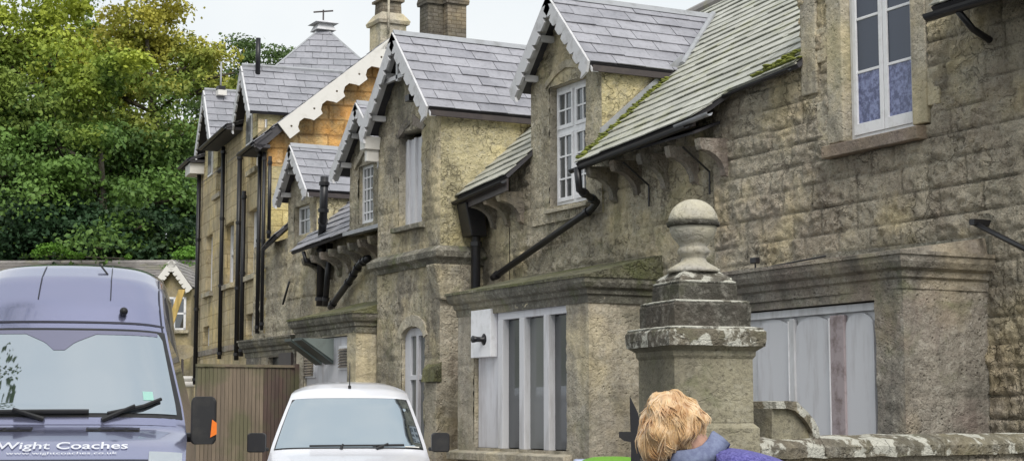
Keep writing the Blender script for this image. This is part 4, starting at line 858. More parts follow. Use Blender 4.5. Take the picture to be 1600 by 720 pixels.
# ================================================================== TREES
def leafmat(name, ca, cb, top, tz0, tz1, tfac=.8):
    m, t, p = nodes(name); g = N(t, 'NewGeometry'); co = g.outputs['Position']
    col = mixc(t, g.outputs['Random Per Island'], ca, cb)
    a, _ = noisef(t, co, .35, 4, .4, .6); col = mixc(t, mul(t, a, .6), col, tuple(x * 1.5 for x in cb))
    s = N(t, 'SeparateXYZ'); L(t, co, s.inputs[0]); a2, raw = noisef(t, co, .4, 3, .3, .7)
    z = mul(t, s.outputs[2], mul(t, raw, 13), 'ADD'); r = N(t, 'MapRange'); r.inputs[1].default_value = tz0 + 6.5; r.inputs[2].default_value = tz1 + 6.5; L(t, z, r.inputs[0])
    col = mixc(t, mul(t, r.outputs[0], tfac), col, top)  # paler towards the top: autumn turn and sunlit look, both in the colour
    L(t, col, p.inputs['Base Color']); p.inputs['Roughness'].default_value = .6; p.inputs['Specular IOR Level'].default_value = .3
    tr = N(t, 'BsdfTranslucent'); L(t, col, tr.inputs[0]); ms = N(t, 'MixShader'); ms.inputs[0].default_value = .22
    L(t, p.outputs[0], ms.inputs[1]); L(t, tr.outputs[0], ms.inputs[2]); L(t, ms.outputs[0], t.nodes['Material Output'].inputs[0]); return m
M['bark'] = stone('bark', (.07, .06, .045), (.06, .05, .04), (.09, .08, .06), .4, .4, .1, 0, .6, seed=61, damp=.35)
M['lf_yellow'] = leafmat('autumn leaves', (.04, .09, .026), (.115, .20, .04), (.40, .46, .06), 12.3, 16.2, .95); M['lf_orange'] = leafmat('orange leaves', (.04, .09, .026), (.12, .20, .045), (.50, .46, .08), 12.5, 17.0, .95)
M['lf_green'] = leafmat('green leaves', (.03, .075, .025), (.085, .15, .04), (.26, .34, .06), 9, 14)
M['lf_dark'] = leafmat('shade-darkened green leaves', (.012, .034, .016), (.03, .066, .026), (.11, .17, .05), 8, 15)  # low trees: shade of the lower foliage is put into this darker green
M['lf_ivy'] = leafmat('ivy leaves', (.06, .14, .02), (.10, .22, .03), (.12, .25, .03), 5, 8)
def leaves(centers, radii, n_per, size, rnd):
    cs = np.repeat(np.array(centers), n_per, 0); rs = np.repeat(np.array(radii), n_per)
    n = len(cs); d = rnd.normal(size=(n, 3)); d /= np.linalg.norm(d, axis=1)[:, None]; rad = rs * (rnd.random(n) ** .38) * (1 + .25 * rnd.normal(size=n) * (rnd.random(n) < .2))
    d[:, 2] = np.where(rnd.random(n) < .55, np.abs(d[:, 2]), d[:, 2]) * .62; pos = cs + d * rad[:, None]
    nrm = rnd.normal(size=(n, 3)) * .75 + d * .6 + np.array([0, 0, .55]); nrm /= np.linalg.norm(nrm, axis=1)[:, None]
    t1 = np.cross(nrm, rnd.normal(size=(n, 3))); t1 /= np.linalg.norm(t1, axis=1)[:, None]; t2 = np.cross(nrm, t1)
    s = size * rnd.uniform(.6, 1.35, n)[:, None]
    V = np.stack([pos - t1 * s * .5, pos + t2 * s * .34 + nrm * s * .06, pos + t1 * s * .5, pos - t2 * s * .34 + nrm * s * .06], 1).reshape(-1, 3)
    return V
def leaf_mesh(name, V, mat, parent):
    n = len(V) // 4; me = bpy.data.meshes.new(name); me.vertices.add(4 * n); me.vertices.foreach_set('co', V.astype(np.float32).ravel())
    me.loops.add(4 * n); me.loops.foreach_set('vertex_index', np.arange(4 * n, dtype=np.int32)); me.polygons.add(n)
    me.polygons.foreach_set('loop_start', np.arange(0, 4 * n, 4, dtype=np.int32)); me.update(calc_edges=True); me.validate()
    return link(name, me, mat, parent)
def tree(base, h, rad, mat, label, cat, seed, clumps=70, n_per=420, size=.2, low=.25, group=None, crr=(.75, 1.6), squash=1.):
    rn = random.Random(seed); rnd = np.random.default_rng(seed); base = Vector(base)
    tname = cat.replace(' ', '_'); T = thing(tname, label, 'tree', base, 0, group)
    mb = MB(); lean = Vector((rn.uniform(-.06, .06), rn.uniform(-.06, .06), 1)); top = base + lean * h * .82
    pts = [base.lerp(top, k / 7) + Vector((rn.uniform(-.2, .2), rn.uniform(-.2, .2), 0)) * (k > 0) for k in range(8)]
    r0 = h * .028; mb.tube(pts, [r0 * (1 - .85 * k / 7) for k in range(8)], 9)
    cen = []; rr = []
    nl = 15; per = clumps // nl
    for i in range(nl):
        k = rn.uniform(low * .8, .95); s = base.lerp(top, k); ang = i * 2.4 + rn.uniform(-.3, .3)
        prof = math.sin(math.pi * min(1, max(.08, (k - low * .6) / (1.05 - low * .6))) ** .8); ln = rad * (.45 + .6 * prof) * rn.uniform(.75, 1.1)
        e = s + Vector((math.cos(ang) * ln, math.sin(ang) * ln, ln * rn.uniform(.15, .5))); m_ = s.lerp(e, .5) + Vector((0, 0, ln * .12))
        mb.tube([s, m_, e], [r0 * .4 * (1.1 - k), r0 * .22, .03], 6)
        for j in range(per):
            q = s.lerp(e, rn.uniform(.4, 1.08)) + Vector((rn.gauss(0, .9), rn.gauss(0, .9), rn.gauss(.1, .6))); cen.append(tuple(q)); rr.append(rn.uniform(*crr))
            if rn.random() < .5: mb.tube([s.lerp(e, .5), q], [r0 * .12, .02], 4)
    for j in range(max(4, clumps // 8)): q = top + Vector((rn.gauss(0, rad * .25), rn.gauss(0, rad * .25), rn.uniform(-.5, h * .16))); cen.append(tuple(q)); rr.append(rn.uniform(*crr) * .8)
    mb.build('trunk', 'bark', T, smooth=True)
    leaf_mesh('crown', leaves(cen, rr, n_per, size, rnd), mat, T); return T
def at_ground(px, d):
    q = atZ(px, 600, d); return (q.x, q.y, hillz(q.x, q.y) - .1 if q.y > 52 else -.1)
tree(at_ground(255, 66), 18.5, 4.3, 'lf_orange', 'tall tree turning yellow and orange at the top beside the sky', 'autumn tree', 1, 105, 360, .185, .25)
tree(at_ground(30, 62), 18, 4.6, 'lf_yellow', 'broad tree with yellow green top above the coach at the left edge', 'broad tree', 2, 105, 380, .185, .3)
tree(at_ground(160, 59), 13.8, 3.9, 'lf_yellow', 'mid green tree in front between the two yellowing trees', 'leafy tree', 3, 90, 380, .18, .2)
tree(at_ground(-60, 60), 15, 4.2, 'lf_green', 'green tree cut off by the left edge of the picture', 'edge tree', 4, 75, 380, .18, .2)
tree(at_ground(90, 80), 18.5, 4.6, 'lf_green', 'taller green tree standing behind the tree at the left edge', 'back tree', 5, 75, 380, .18, .3)
tree(at_ground(345, 80), 16.6, 3.9, 'lf_dark', 'dark green tree rising just behind the far house roof', 'dark tree', 6, 80, 420, .18, .2)
tree(at_ground(405, 86), 16.2, 3.6, 'lf_dark', 'low dark green tree peeking over the slate ridge of the far house', 'ridge tree', 7, 60, 420, .18, .2)
tree(at_ground(225, 57), 8.5, 3.4, 'lf_dark', 'dense shrubby tree right behind the lodge roof', 'shrub tree', 8, 75, 400, .18, .1)
tree(at_ground(50, 57), 8.5, 3.8, 'lf_dark', 'dark shrubby tree low behind the coach at left', 'low tree', 9, 80, 400, .18, .1)
tree(at_ground(298, 60), 9.4, 2.4, 'lf_dark', 'narrow dark tree beside the far house corner', 'narrow tree', 10, 60, 500, .15, .1)
tree(at_ground(135, 76), 12, 5.0, 'lf_dark', 'deep green tree filling the gap between the yellowing trees', 'deep green tree', 11, 100, 420, .18, .12)
# a street side tree left of the coach, outside the frame; it shows only in the windscreens
tree((-2.6, 9.0, -.05), 15, 4.6, 'lf_green', 'roadside tree standing left of the coach outside the picture', 'roadside tree', 12, 60, 300, .16, .45)
iv = thing('ivy_plant', 'bright green climbing plant sprawling over the lodge roof ridge', 'plant', atZ(85, 400, LD + 1.5))
mb = MB(); cen = []; rr = []
for px, py, r_ in ((60, 396, .25), (72, 390, .35), (85, 388, .32), (98, 394, .28), (112, 398, .2), (128, 399, .15), (200, 402, .12)):
    q = atZ(px, py, LD + 2.2); cen.append(tuple(q)); rr.append(r_); mb.tube([q, q + Vector((.1, .2, -.5))], .015, 5)
MB().tube([atZ(60, 399, LD + 2.2), atZ(95, 400, LD + 2.3), atZ(130, 401, LD + 2.2), atZ(200, 404, LD + 2.2)], .02, 5).build('stem', 'bark', iv); leaf_mesh('leaves', leaves(cen, rr, 260, .09, np.random.default_rng(3)), 'lf_ivy', iv)
q = atZ(297, 402, 55); sh_ = thing('hedge_bush', 'green bush beside the corner of the tall far house behind the lodge', 'bush', (q.x, q.y, 0))
mb = MB().tube([(q.x, q.y, 0), (q.x, q.y, q.z)], .06, 6); mb.build('stem', 'bark', sh_); leaf_mesh('leaves', leaves([tuple(q), tuple(q - Vector((0, 0, .6))), tuple(q - Vector((.5, 0, .5)))], [.6, .7, .5], 700, .11, np.random.default_rng(5)), 'lf_ivy', sh_)

# ================================================================== TIMBER FENCE
fy = 25.45; fa_ = onY(309, 568, fy); fb_ = onY(466, 568, fy)
fe = thing('timber_fence', 'weathered vertical board fence with capping rail between coach and cottage', 'fence', (fa_.x, fy, 0))
n = 26; mb = MB(); mb2 = MB(); rn = random.Random(4); ztop = fa_.z
for i in range(n):
    x0 = fa_.x + (fb_.x - fa_.x) * i / n; x1_ = fa_.x + (fb_.x - fa_.x) * (i + 1) / n - .008; (mb if i < n * .62 else mb2).box(x0, x1_, fy - rn.uniform(0, .008), fy + .02, .02, ztop - .04 + rn.uniform(-.006, 0))
mb.build('boards', 'fence', fe); mb2.build('boards', 'fenced', fe, label='dark boards')  # boards towards the right end use the darker board colour
MB().box(fa_.x - .02, fb_.x + .02, fy - .03, fy + .05, ztop - .04, ztop).build('cap_rail', 'fence', fe); MB().box(fb_.x - .07, fb_.x + .03, fy - .06, fy - .031, 0, ztop + .02).build('post', 'fenced', fe)
MB().box(fa_.x, fa_.x + .09, fy + .021, fy + .11, 0, ztop - .05).build('post', 'fence', fe)

# ================================================================== GATE PIER, LOW WALL, GATE, BIN
pd = 10.5; pc = atZ(1086, 600, pd); pc.z = 0; pr = R(-8)
pz = lambda y: atZ(1086, y, pd).z
pier = thing('gate_pier', 'tall stone gate pier with stepped cap and lichened ball finial behind the person', 'gate pier', pc)
Rz = Matrix.Rotation(pr + 0, 3, 'Z')
def psq(mb, rings, lump=0.):
    """square tiers; edge subdivided and lightly worn"""
    V = []; F = []; m = 0; nseg = 6
    for (s0, z) in rings:
        row = []
        for a, b in (((-1, -1), (1, -1)), ((1, -1), (1, 1)), ((1, 1), (-1, 1)), ((-1, 1), (-1, -1))):
            for k in range(nseg):
                x = a[0] + (b[0] - a[0]) * k / nseg; y = a[1] + (b[1] - a[1]) * k / nseg
                q = Vector((x * s0 / 2, y * s0 / 2, z)); w_ = noise.noise(q * 9 + Vector((z, 0, 0))) * lump
                if k == 0: q.x *= .985; q.y *= .985
                q.x += w_ * x; q.y += w_ * y; q.z += noise.noise(q * 12) * lump * .5
                row.append(pc + Rz @ q)
        V += row; m = len(row)
    for i in range(len(rings) - 1):
        for k in range(m): F.append((i * m + k, i * m + (k + 1) % m, (i + 1) * m + (k + 1) % m, (i + 1) * m + k))
    F += [tuple(reversed(range(m))), tuple(range((len(rings) - 1) * m, len(rings) * m))]
    return mb.add(V, F)
lich = stone('lichen capped stone', (.16, .145, .11), (.14, .13, .10), (.20, .175, .13), .5, .5, .9, .15, .7, 1.4, seed=44, cracks=.3)
# white crusty lichen patches
def add_lichen(m, amt=1., scale=11, lo=.52, hi=.56):
    t = m.node_tree; p = t.nodes['Principled BSDF']; src = p.inputs['Base Color'].links[0].from_socket; g = N(t, 'NewGeometry')
    a, _ = noisef(t, g.outputs['Position'], scale, 6, lo, hi, .6, .3); L(t, mixc(t, mul(t, a, amt), src, (.58, .57, .50)), p.inputs['Base Color']); return m
add_lichen(lich, .9, 9, .53, .57)
psq(MB(), [(.6, 0), (.6, pz(668)), (.54, pz(660))]).build('base_block', 'pierst', pier)
sh = psq(MB(), [(.545, pz(660) + .003), (.545, pz(562))]); sh.build('shaft', 'pierst', pier)
psq(MB(), [(.545, pz(562)), (.57, pz(557)), (.575, pz(550)), (.655, pz(543))], .004).build('cap_moulding', 'pierst', pier)
psq(MB(), [(.67, pz(543)), (.675, pz(532)), (.665, pz(520)), (.63, pz(515))], .014).build('cap_slab', lich, pier)
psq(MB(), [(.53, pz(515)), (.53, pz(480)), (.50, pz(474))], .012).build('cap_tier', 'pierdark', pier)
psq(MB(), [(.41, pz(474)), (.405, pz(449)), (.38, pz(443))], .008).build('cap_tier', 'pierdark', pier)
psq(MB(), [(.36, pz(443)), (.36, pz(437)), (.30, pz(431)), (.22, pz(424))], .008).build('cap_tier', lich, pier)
for s0, yy in ((.515, 474.5), (.395, 443.5), (.645, 515.5)):
    psq(MB(), [(s0, pz(yy) - .004), (s0 + .005, pz(yy) + .003), (s0 - .03, pz(yy) + .01)], .008).build('lichen_edge', add_lichen(stone('lichened ledge %d' % yy, (.2, .19, .15), (.2, .18, .14), (.2, .18, .14), .4, .4, .9, 0, .6, 1, seed=yy, cracks=.3), .95, 12, .44, .5), pier)
bz = pz(350); bc = Vector((pc.x, pc.y, bz)); k = .159
MB().lathe((pc.x, pc.y, 0), [(.17, pz(426)), (.165, pz(421)), (.13, pz(416)), (.085, pz(409)), (.075, pz(402)), (.095, pz(398)), (.105, pz(393)), (.095, pz(388)), (.085, pz(385)), (.105, pz(379)), (.132, pz(371)), (.147, pz(362)), (.152, pz(355))]).build('finial_stem', 'ball', pier, smooth=True)
MB().lathe((pc.x, pc.y, 0), [(.15, bz - .022), (.168, bz - .016), (.171, bz + .006), (.160, bz + .014)]).build('finial_band', 'pierdark', pier, smooth=True)
mb = MB(); mb.lathe((pc.x, pc.y, bz + .012), [(k * math.cos(a), k * .92 * math.sin(a)) for a in [i * math.pi / 2 / 9 for i in range(10)]][:-1] + [(.004, k * .92)]); mb.build('finial_ball', 'ball', pier, smooth=True)
# boundary wall with scroll
lwt = thing('boundary_wall', 'low stone wall with lichen patched coping running right from the gate pier', 'wall', pc + Vector((2, .3, 0)))
wd = (Rz @ Vector((1, 0, 0))).normalized(); wd = Vector((math.sin(R(80)), math.cos(R(80)), 0)); wnn = Vector((-wd.y, wd.x, 0))
s0 = pc + wd * .29
coplich = add_lichen(stone('coping stone', (.25, .225, .16), (.2, .18, .13), (.2, .18, .13), .4, .5, .5, .15, .7, 1.3, seed=71, cracks=.3), .9, 5.5, .50, .54)
stonewall('wall_face', s0 - wnn * .17, wd, -wnn, 0, 4.6, 0, 1.27, 'wall_near', lwt, (), None, .035, .02, .012, .2, .4, 72)
MB().obox(s0 - wnn * .15, wd * 4.6, wnn * .3, Vector((0, 0, 1.26))).build('wall_core', 'pierst', lwt)
u = 0; rn = random.Random(9)
while u < 4.5:
    ln = rn.uniform(.55, .8); V = []; nseg = 8
    prof = [(-.22, 1.26), (-.225, 1.33), (-.18, 1.375), (-.06, 1.40), (.06, 1.40), (.18, 1.37), (.22, 1.3), (.22, 1.26)]
    for i in range(nseg + 1):
        uu = u + .004 + (ln - .008) * i / nseg
        for (w_, z) in prof: nz = noise.noise(Vector((uu * 7, w_ * 9, z * 3))) * .012; V.append(s0 + wd * uu + wnn * w_ + Vector((0, 0, z + nz)) - wnn * nz)
    m_ = len(prof); Fc = [(i * m_ + k, i * m_ + (k + 1) % m_, (i + 1) * m_ + (k + 1) % m_, (i + 1) * m_ + k) for i in range(nseg) for k in range(m_)] + [tuple(range(m_)), tuple(reversed(range(nseg * m_, nseg * m_ + m_)))]
    MB().add(V, Fc).build('coping_stone', coplich, lwt); u += ln
# scroll ramp: coping curve from (1182,625) round to (1250,685)
def LW(px, py): return onP(px, py, s0, wnn)
crv = [LW(px, py) for px, py in ((1183, 627), (1200, 626), (1216, 627), (1222, 634), (1232, 643), (1242, 655), (1249, 668), (1252, 686))]
inn = [LW(px, py) for px, py in ((1183, 638), (1200, 638), (1212, 641), (1218, 646), (1226, 653), (1234, 664), (1240, 675), (1242, 688))]
V = []; 
for a, b in zip(crv, inn):
    for w_ in (-.17, .17): V += [a + wnn * w_, b + wnn * w_]
Fc = []
for i in range(len(crv) - 1):
    A_ = i * 4; B_ = A_ + 4; Fc += [(A_, B_, B_ + 1, A_ + 1), (A_ + 2, A_ + 3, B_ + 3, B_ + 2), (A_, A_ + 2, B_ + 2, B_), (A_ + 1, B_ + 1, B_ + 3, A_ + 3)]
Fc += [(0, 1, 3, 2), tuple(len(V) - 4 + i for i in (0, 2, 3, 1))]
MB().add(V, Fc).build('scroll_coping', coplich, lwt)
MB().prism([p + wnn * -.13 for p in inn] + [LW(1183, 690) - wnn * .13], wnn * .26).build('scroll_stone', 'pierst', lwt)
# iron gate leaf, folded back edge on
gq = atZ(990, 640, 10.2); gate = thing('iron_gate', 'black iron gate with spear topped stile left of the gate pier', 'gate', (gq.x, gq.y, 0))
GF = Vector((gq.x, gq.y, 0)).normalized(); GR = Vector((GF.y, -GF.x, 0))
zg_ = lambda y: atZ(990, y, 10.2).z
def gp(px, y): return atZ(px, y, 10.2)
mb = MB(); mb.prism([gp(984, 618), gp(990, 630), gp(997, 645), gp(1001, 665), gp(1000, 690), gp(1000, 760), gp(985, 760), gp(986, 700), gp(985, 665), gp(984, 640)], GF * .04); mb.prism([gp(985, 760), gp(1000, 760), Vector((*gp(1000, 760).xy, .1)), Vector((*gp(985, 760).xy, .1))], GF * .05)
mb.build('stile', 'black', gate, bevel=.004)
MB().prism([gp(967, 674), gp(986, 674), gp(986, 690), gp(975, 688), gp(967, 682)], GF * .05).build('latch', 'black', gate); MB().prism([gp(1000, 704), gp(1012, 704), gp(1012, 716), gp(1000, 716)], GF * .05).build('hinge', 'black', gate)
a = Vector((gq.x, gq.y, 0)); mb = MB()
for zr2 in (.25, 1.0): mb.tube([a + Vector((0, 0, zr2)), a + GF * 1.3 + Vector((0, 0, zr2))], .02, 6)
mb.build('rail', 'black', gate); mb = MB()
for k in range(1, 9): mb.tube([a + GF * k * .15 + Vector((0, 0, .12)), a + GF * k * .15 + Vector((0, 0, 1.15))], .01, 6)
mb.build('bar', 'black', gate)
# wheelie bin
bq = atZ(955, 700, 14.6); bn = thing('wheelie_bin', 'wheelie bin with bright green lid between the bay and the gate pier', 'bin', (bq.x, bq.y, 0), -TH, local=True)
M['binlid'] = paint('green lid', (.16, .42, .03), .35, .1); M['bingrey'] = paint('grey bin', (.05, .06, .06), .5, .2); M['bluebit'] = paint('blue white plastic', (.42, .5, .68), .4, .2)
mb = MB(); V = [(-.2, -.22, .08), (.2, -.22, .08), (.2, .2, .08), (-.2, .2, .08), (-.28, -.3, 1.05), (.28, -.3, 1.05), (.28, .3, 1.05), (-.28, .3, 1.05)]
mb.add(V, [(0, 3, 2, 1), (4, 5, 6, 7), (0, 1, 5, 4), (1, 2, 6, 5), (2, 3, 7, 6), (3, 0, 4, 7)]); mb.build('bin_body', 'bingrey', bn, bevel=.02)
mb = MB(); V = []
for i in range(9):
    x = -.3 + .6 * i / 8; zc_ = 1.1 + .075 * (1 - (x / .3) ** 4)
    V += [(x, -.33, 1.06), (x, -.31, zc_ - .03), (x, 0, zc_), (x, .31, zc_ - .01), (x, .33, 1.06)]
mb.add(V, [(i * 5 + k, (i + 1) * 5 + k, (i + 1) * 5 + (k + 1) % 5, i * 5 + (k + 1) % 5) for i in range(8) for k in range(5)] + [(0, 1, 2, 3, 4), (44, 43, 42, 41, 40)]); mb.build('bin_lid', 'binlid', bn, smooth=False)
for s in (-1, 1): MB().tube([(s * .22, .24, .1), (s * .27, .24, .1)], .1, 16).build('wheel', 'black', bn)
MB().tube([(-.2, .36, 1.04), (.2, .36, 1.04)], .018, 8).build('handle', 'bingrey', bn)
bq2 = atZ(911, 717, 15.2); bg2 = thing('plastic_crate', 'pale blue white plastic box left of the green lidded bin', 'crate', (bq2.x, bq2.y, 0), -TH, local=True)
MB().box(-.09, .07, -.2, .2, 0, bq2.z).build('crate_body', 'bluebit', bg2, bevel=.03); MB().box(-.1, .08, -.21, .21, bq2.z - .06, bq2.z - .03).build('rim', 'boardw', bg2)

# ================================================================== VEHICLES
M['vanblue'] = paint('metallic blue paint', (.31, .32, .48), .2, 0, metal=.75, coat=1); M['vanwhite'] = paint('white van paint', (.74, .75, .80), .3, .12, (.5, .48, .45), coat=.8, scale=2)
M['screen'] = glass('windscreen', (.035, .04, .045), .62, (.78, .86, .93), .025, .12); M['screen2'] = glass('car windscreen', (.03, .04, .05), .62, (.78, .88, .95), .02, .1)
M['trim'] = paint('black plastic trim', (.018, .018, .02), .5, .1); M['rubber'] = paint('tyre rubber', (.02, .02, .02), .8, 0); M['rim'] = paint('steel rim', (.4, .4, .42), .35, 0, metal=.8)
M['lamp'] = glass('headlamp glass', (.3, .32, .34), .4); M['amber'] = paint('amber indicator', (.95, .22, .02), .25, 0); M['bondark'] = paint('dark under bonnet line', (.03, .03, .05), .4, 0)
M['letter'] = paint('silver white lettering', (.75, .76, .82), .4, 0); M['disc'] = paint('pale green disc', (.35, .62, .55), .5, 0)
def interp(tab, x):
    for (a, fa2), (b, fb2) in zip(tab, tab[1:]):
        if a <= x <= b: return fa2 + (fb2 - fa2) * (x - a) / (b - a) if b > a else fb2
    return tab[0][1] if x < tab[0][0] else tab[-1][1]
class Van:
    def __init__(s, prof, hw, bulge, crown, root):
        s.prof = prof; s.hw = hw; s.bulge = bulge; s.crown = crown; s.root = root
    def pt(s, k, v, off=0):
        """k float index in profile, v lateral -1..1"""
        i = min(int(k), len(s.prof) - 2); t_ = k - i; (y0, z0), (y1, z1) = s.prof[i], s.prof[i + 1]; y = y0 + (y1 - y0) * t_; z = z0 + (z1 - z0) * t_
        b = s.bulge[i] + (s.bulge[i + 1] - s.bulge[i]) * t_; c = s.crown[i] + (s.crown[i + 1] - s.crown[i]) * t_
        av = abs(v); zz_ = z - c * (.25 * av ** 2 + .75 * av ** 7); yy = y + b * (.6 * av ** 2 + .4 * av ** 8)
        return Vector((v * interp(s.hw, zz_), yy, zz_))
    def nrm(s, k, v):
        a = s.pt(k + .02, v) - s.pt(k - .02 if k > .02 else k, v); b = s.pt(k, min(1, v + .02)) - s.pt(k, max(-1, v - .02)); n_ = b.cross(a).normalized(); return n_
    def patch(s, k0, k1, vf, name, mat, nk=10, nv=20, off=.006, parent=None, vmin=None):
        V = []; 
        for i in range(nk + 1):
            k = k0 + (k1 - k0) * i / nk; e0, e1 = vf(i / nk)
            for j in range(nv + 1):
                v = e0 + (e1 - e0) * j / nv; V.append(s.pt(k, v) + s.nrm(k, v) * off)
        w_ = nv + 1; Fc = [(i * w_ + j, i * w_ + j + 1, (i + 1) * w_ + j + 1, (i + 1) * w_ + j) for i in range(nk) for j in range(nv)]
        return MB().add(V, Fc).build(name, mat, parent or s.root, smooth=True, recalc=False)
    def body(s, mat, sub=4):
        vs_ = [math.sin(x * math.pi / 2) for x in np.linspace(-1, 1, 33)]; n_ = (len(s.prof) - 1) * sub + 1; V = [s.pt(i / sub, v) for i in range(n_) for v in vs_]; w_ = 33
        Fc = [(i * w_ + j, i * w_ + j + 1, (i + 1) * w_ + j + 1, (i + 1) * w_ + j) for i in range(n_ - 1) for j in range(w_ - 1)]
        mb = MB().add(V, Fc); L_ = [s.pt(i / sub, -1) for i in range(n_)]; R_ = [s.pt(i / sub, 1) for i in range(n_)]
        zb = min(p.z for p in L_)
        # sides: strips from edge down to sill through the waist
        for E_, sg_ in ((L_, -1), (R_, 1)):
            m_ = n_ // 2; ts = tessellate_polygon([[Vector((p.y, p.z, 0)) for p in E_]]); mb.add(E_, [tuple(t_) for t_ in ts])
        return mb.build('body', mat, s.root, smooth=True)
def finish_smooth(o, ang=40):
    me = o.data; bm = bmesh.new(); bm.from_mesh(me)
    for e in bm.edges:
        if len(e.link_faces) == 2 and e.calc_face_angle(0) > R(ang): e.smooth = False
    bm.to_mesh(me); bm.free()
def wheels(root, w, fy_, ry_, r):
    for s in (-1, 1):
        for y in (fy_, ry_):
            o = MB().tube([(s * (w - .2), y, r), (s * (w + .01), y, r)], r, 24).build('wheel', 'rubber', root); MB().tube([(s * (w - .01), y, r), (s * (w + .02), y, r)], r * .62, 20).build('rim', 'rim', o)
# coach style van (blue)
cz_ = atZ(62, 640, 12.2); van = thing('blue_minibus', 'large dark blue high roof coach company minibus parked facing the camera at left', 'minibus', (cz_.x, cz_.y, 0), -R(17.5), local=True)
pf = [(.05, .35), (-.02, .6), (0, .9), (.03, 1.08), (.12, 1.19), (.40, 1.33), (.78, 1.44), (.95, 1.58), (1.20, 1.86), (1.45, 2.12), (1.58, 2.25), (1.75, 2.48), (1.98, 2.70), (2.3, 2.83), (2.8, 2.89), (4, 2.90), (5.8, 2.88), (5.95, 2.6), (6.0, 1.6), (6.0, .35)]
hwT = [(.3, .95), (.8, 1.05), (1.35, 1.05), (1.6, 1.005), (2.1, .875), (2.3, .83), (2.5, .80), (2.65, .785), (2.78, .765), (2.9, .72)]
bu = [.28, .28, .27, .27, .27, .25, .22, .22, .22, .22, .22, .24, .28, .3, .2, 0, 0, 0, 0, 0]; cr = [0, 0, 0, 0, .02, .03, .03, .02, .02, .02, .03, .05, .09, .12, .13, .13, .13, .05, 0, 0]
V1 = Van(pf, hwT, bu, cr, van); b = V1.body('vanblue'); finish_smooth(b)
V1.patch(6.55, 10.0, lambda t_: (-.985 + .01 * t_, .985 - .01 * t_), 'windscreen_surround', 'trim', 12, 24, .004)
ws = V1.patch(6.75, 9.75, lambda t_: (-.94 + .05 * max(0, t_ - .85) * 4 * t_, .94 - .05 * max(0, t_ - .85) * 4 * t_), 'windscreen', 'screen', 14, 26, .010)
# roof seam lines and screen corner sensor
for va in (-.28, .46): V1.patch(11.1, 13.4, lambda t_, va=va: (va, va + .012), 'roof_rib', 'bondark', 8, 2, .006)
V1.patch(10.2, 10.27, lambda t_: (-.98, .98), 'panel_seam', 'bondark', 2, 24, .005)
M['shade'] = glass('screen top tint', (.10, .095, .16), .22, (.8, .8, 1), .08)
V1.patch(8.75, 9.62, lambda t_: (-.05 - .30 * t_, .05 + .30 * t_), 'sensor_shade', 'shade', 8, 10, .013)
V1.patch(9.55, 9.8, lambda t_: (-.90, .90), 'tint_band', 'shade', 3, 24, .0125)
V1.patch(10.02, 13.0, lambda t_: (.955, .968), 'pillar_seam', 'bondark', 10, 2, .004)
# scuttle and vents
V1.patch(6.15, 6.55, lambda t_: (-.93, .93), 'scuttle', 'vanblue', 3, 20, .003)
for e0, e1 in ((-.52, -.12), (.27, .66)):
    V1.patch(5.72, 5.98, lambda t_: (e0, e1), 'vent_recess', 'trim', 3, 10, .004)
    mbv = MB()
    for kk in range(4):
        a = e0 + (e1 - e0) * (kk + .5) / 4; V1.patch(5.79, 5.91, lambda t_: (a - .04, a + .04), 'vent_grille', 'bondark', 2, 3, .010)
def wiper(Vn, k0, v0, k1, v1, piv_k, piv_v, name='wiper', r=.012):
    pts = [Vn.pt(k0 + (k1 - k0) * i / 6, v0 + (v1 - v0) * i / 6) + Vn.nrm(k0 + (k1 - k0) * i / 6, v0 + (v1 - v0) * i / 6) * .03 for i in range(7)]; o = MB().tube(pts, r * 1.2, 6).build(name, 'trim', Vn.root)
    m_ = pts[3] + Vector((0, -.02, .02)); MB().tube([Vn.pt(piv_k, piv_v) + Vector((0, -.02, .0)), m_], [.02, r], 6).build('wiper_arm', 'trim', o); return o
wiper(V1, 6.68, -.85, 6.72, .28, 6.45, -.05, r=.016); wiper(V1, 6.62, .42, 7.25, .83, 6.4, .38, r=.013)
V1.patch(7.25, 7.5, lambda t_: (.70, .78), 'tax_disc', 'disc', 3, 4, .012)
# roof washer / aerial and marker
c = V1.pt(10.6, .60) + Vector((0, -.03, .02)); MB().sphere(c, .035, 12, 8, (1, 1.3, 1)).build('marker_lamp', 'trim', van, smooth=True)
c = V1.pt(12.4, .42); MB().tube([c, c + Vector((-.08, .1, .10))], .008, 6).build('aerial', 'trim', van)
# bonnet lip, emblem, headlamps, grille, bumper
V1.patch(4.05, 4.12, lambda t_: (-.9, .9), 'bonnet_gap', 'bondark', 2, 20, .004)
for s in (-1, 1): V1.patch(3.0, 4.5, lambda t_, s=s: (min(s * .74, s * .97), max(s * .74, s * .97)), 'headlamp', 'lamp', 4, 8, .01)
V1.patch(1.6, 3.1, lambda t_: (-.6, .6), 'grille', 'trim', 4, 10, .012); V1.patch(.2, 1.4, lambda t_: (-.95, .95), 'bumper', 'trim', 4, 20, .015)
wheels(van, .98, 1.0, 4.7, .35)
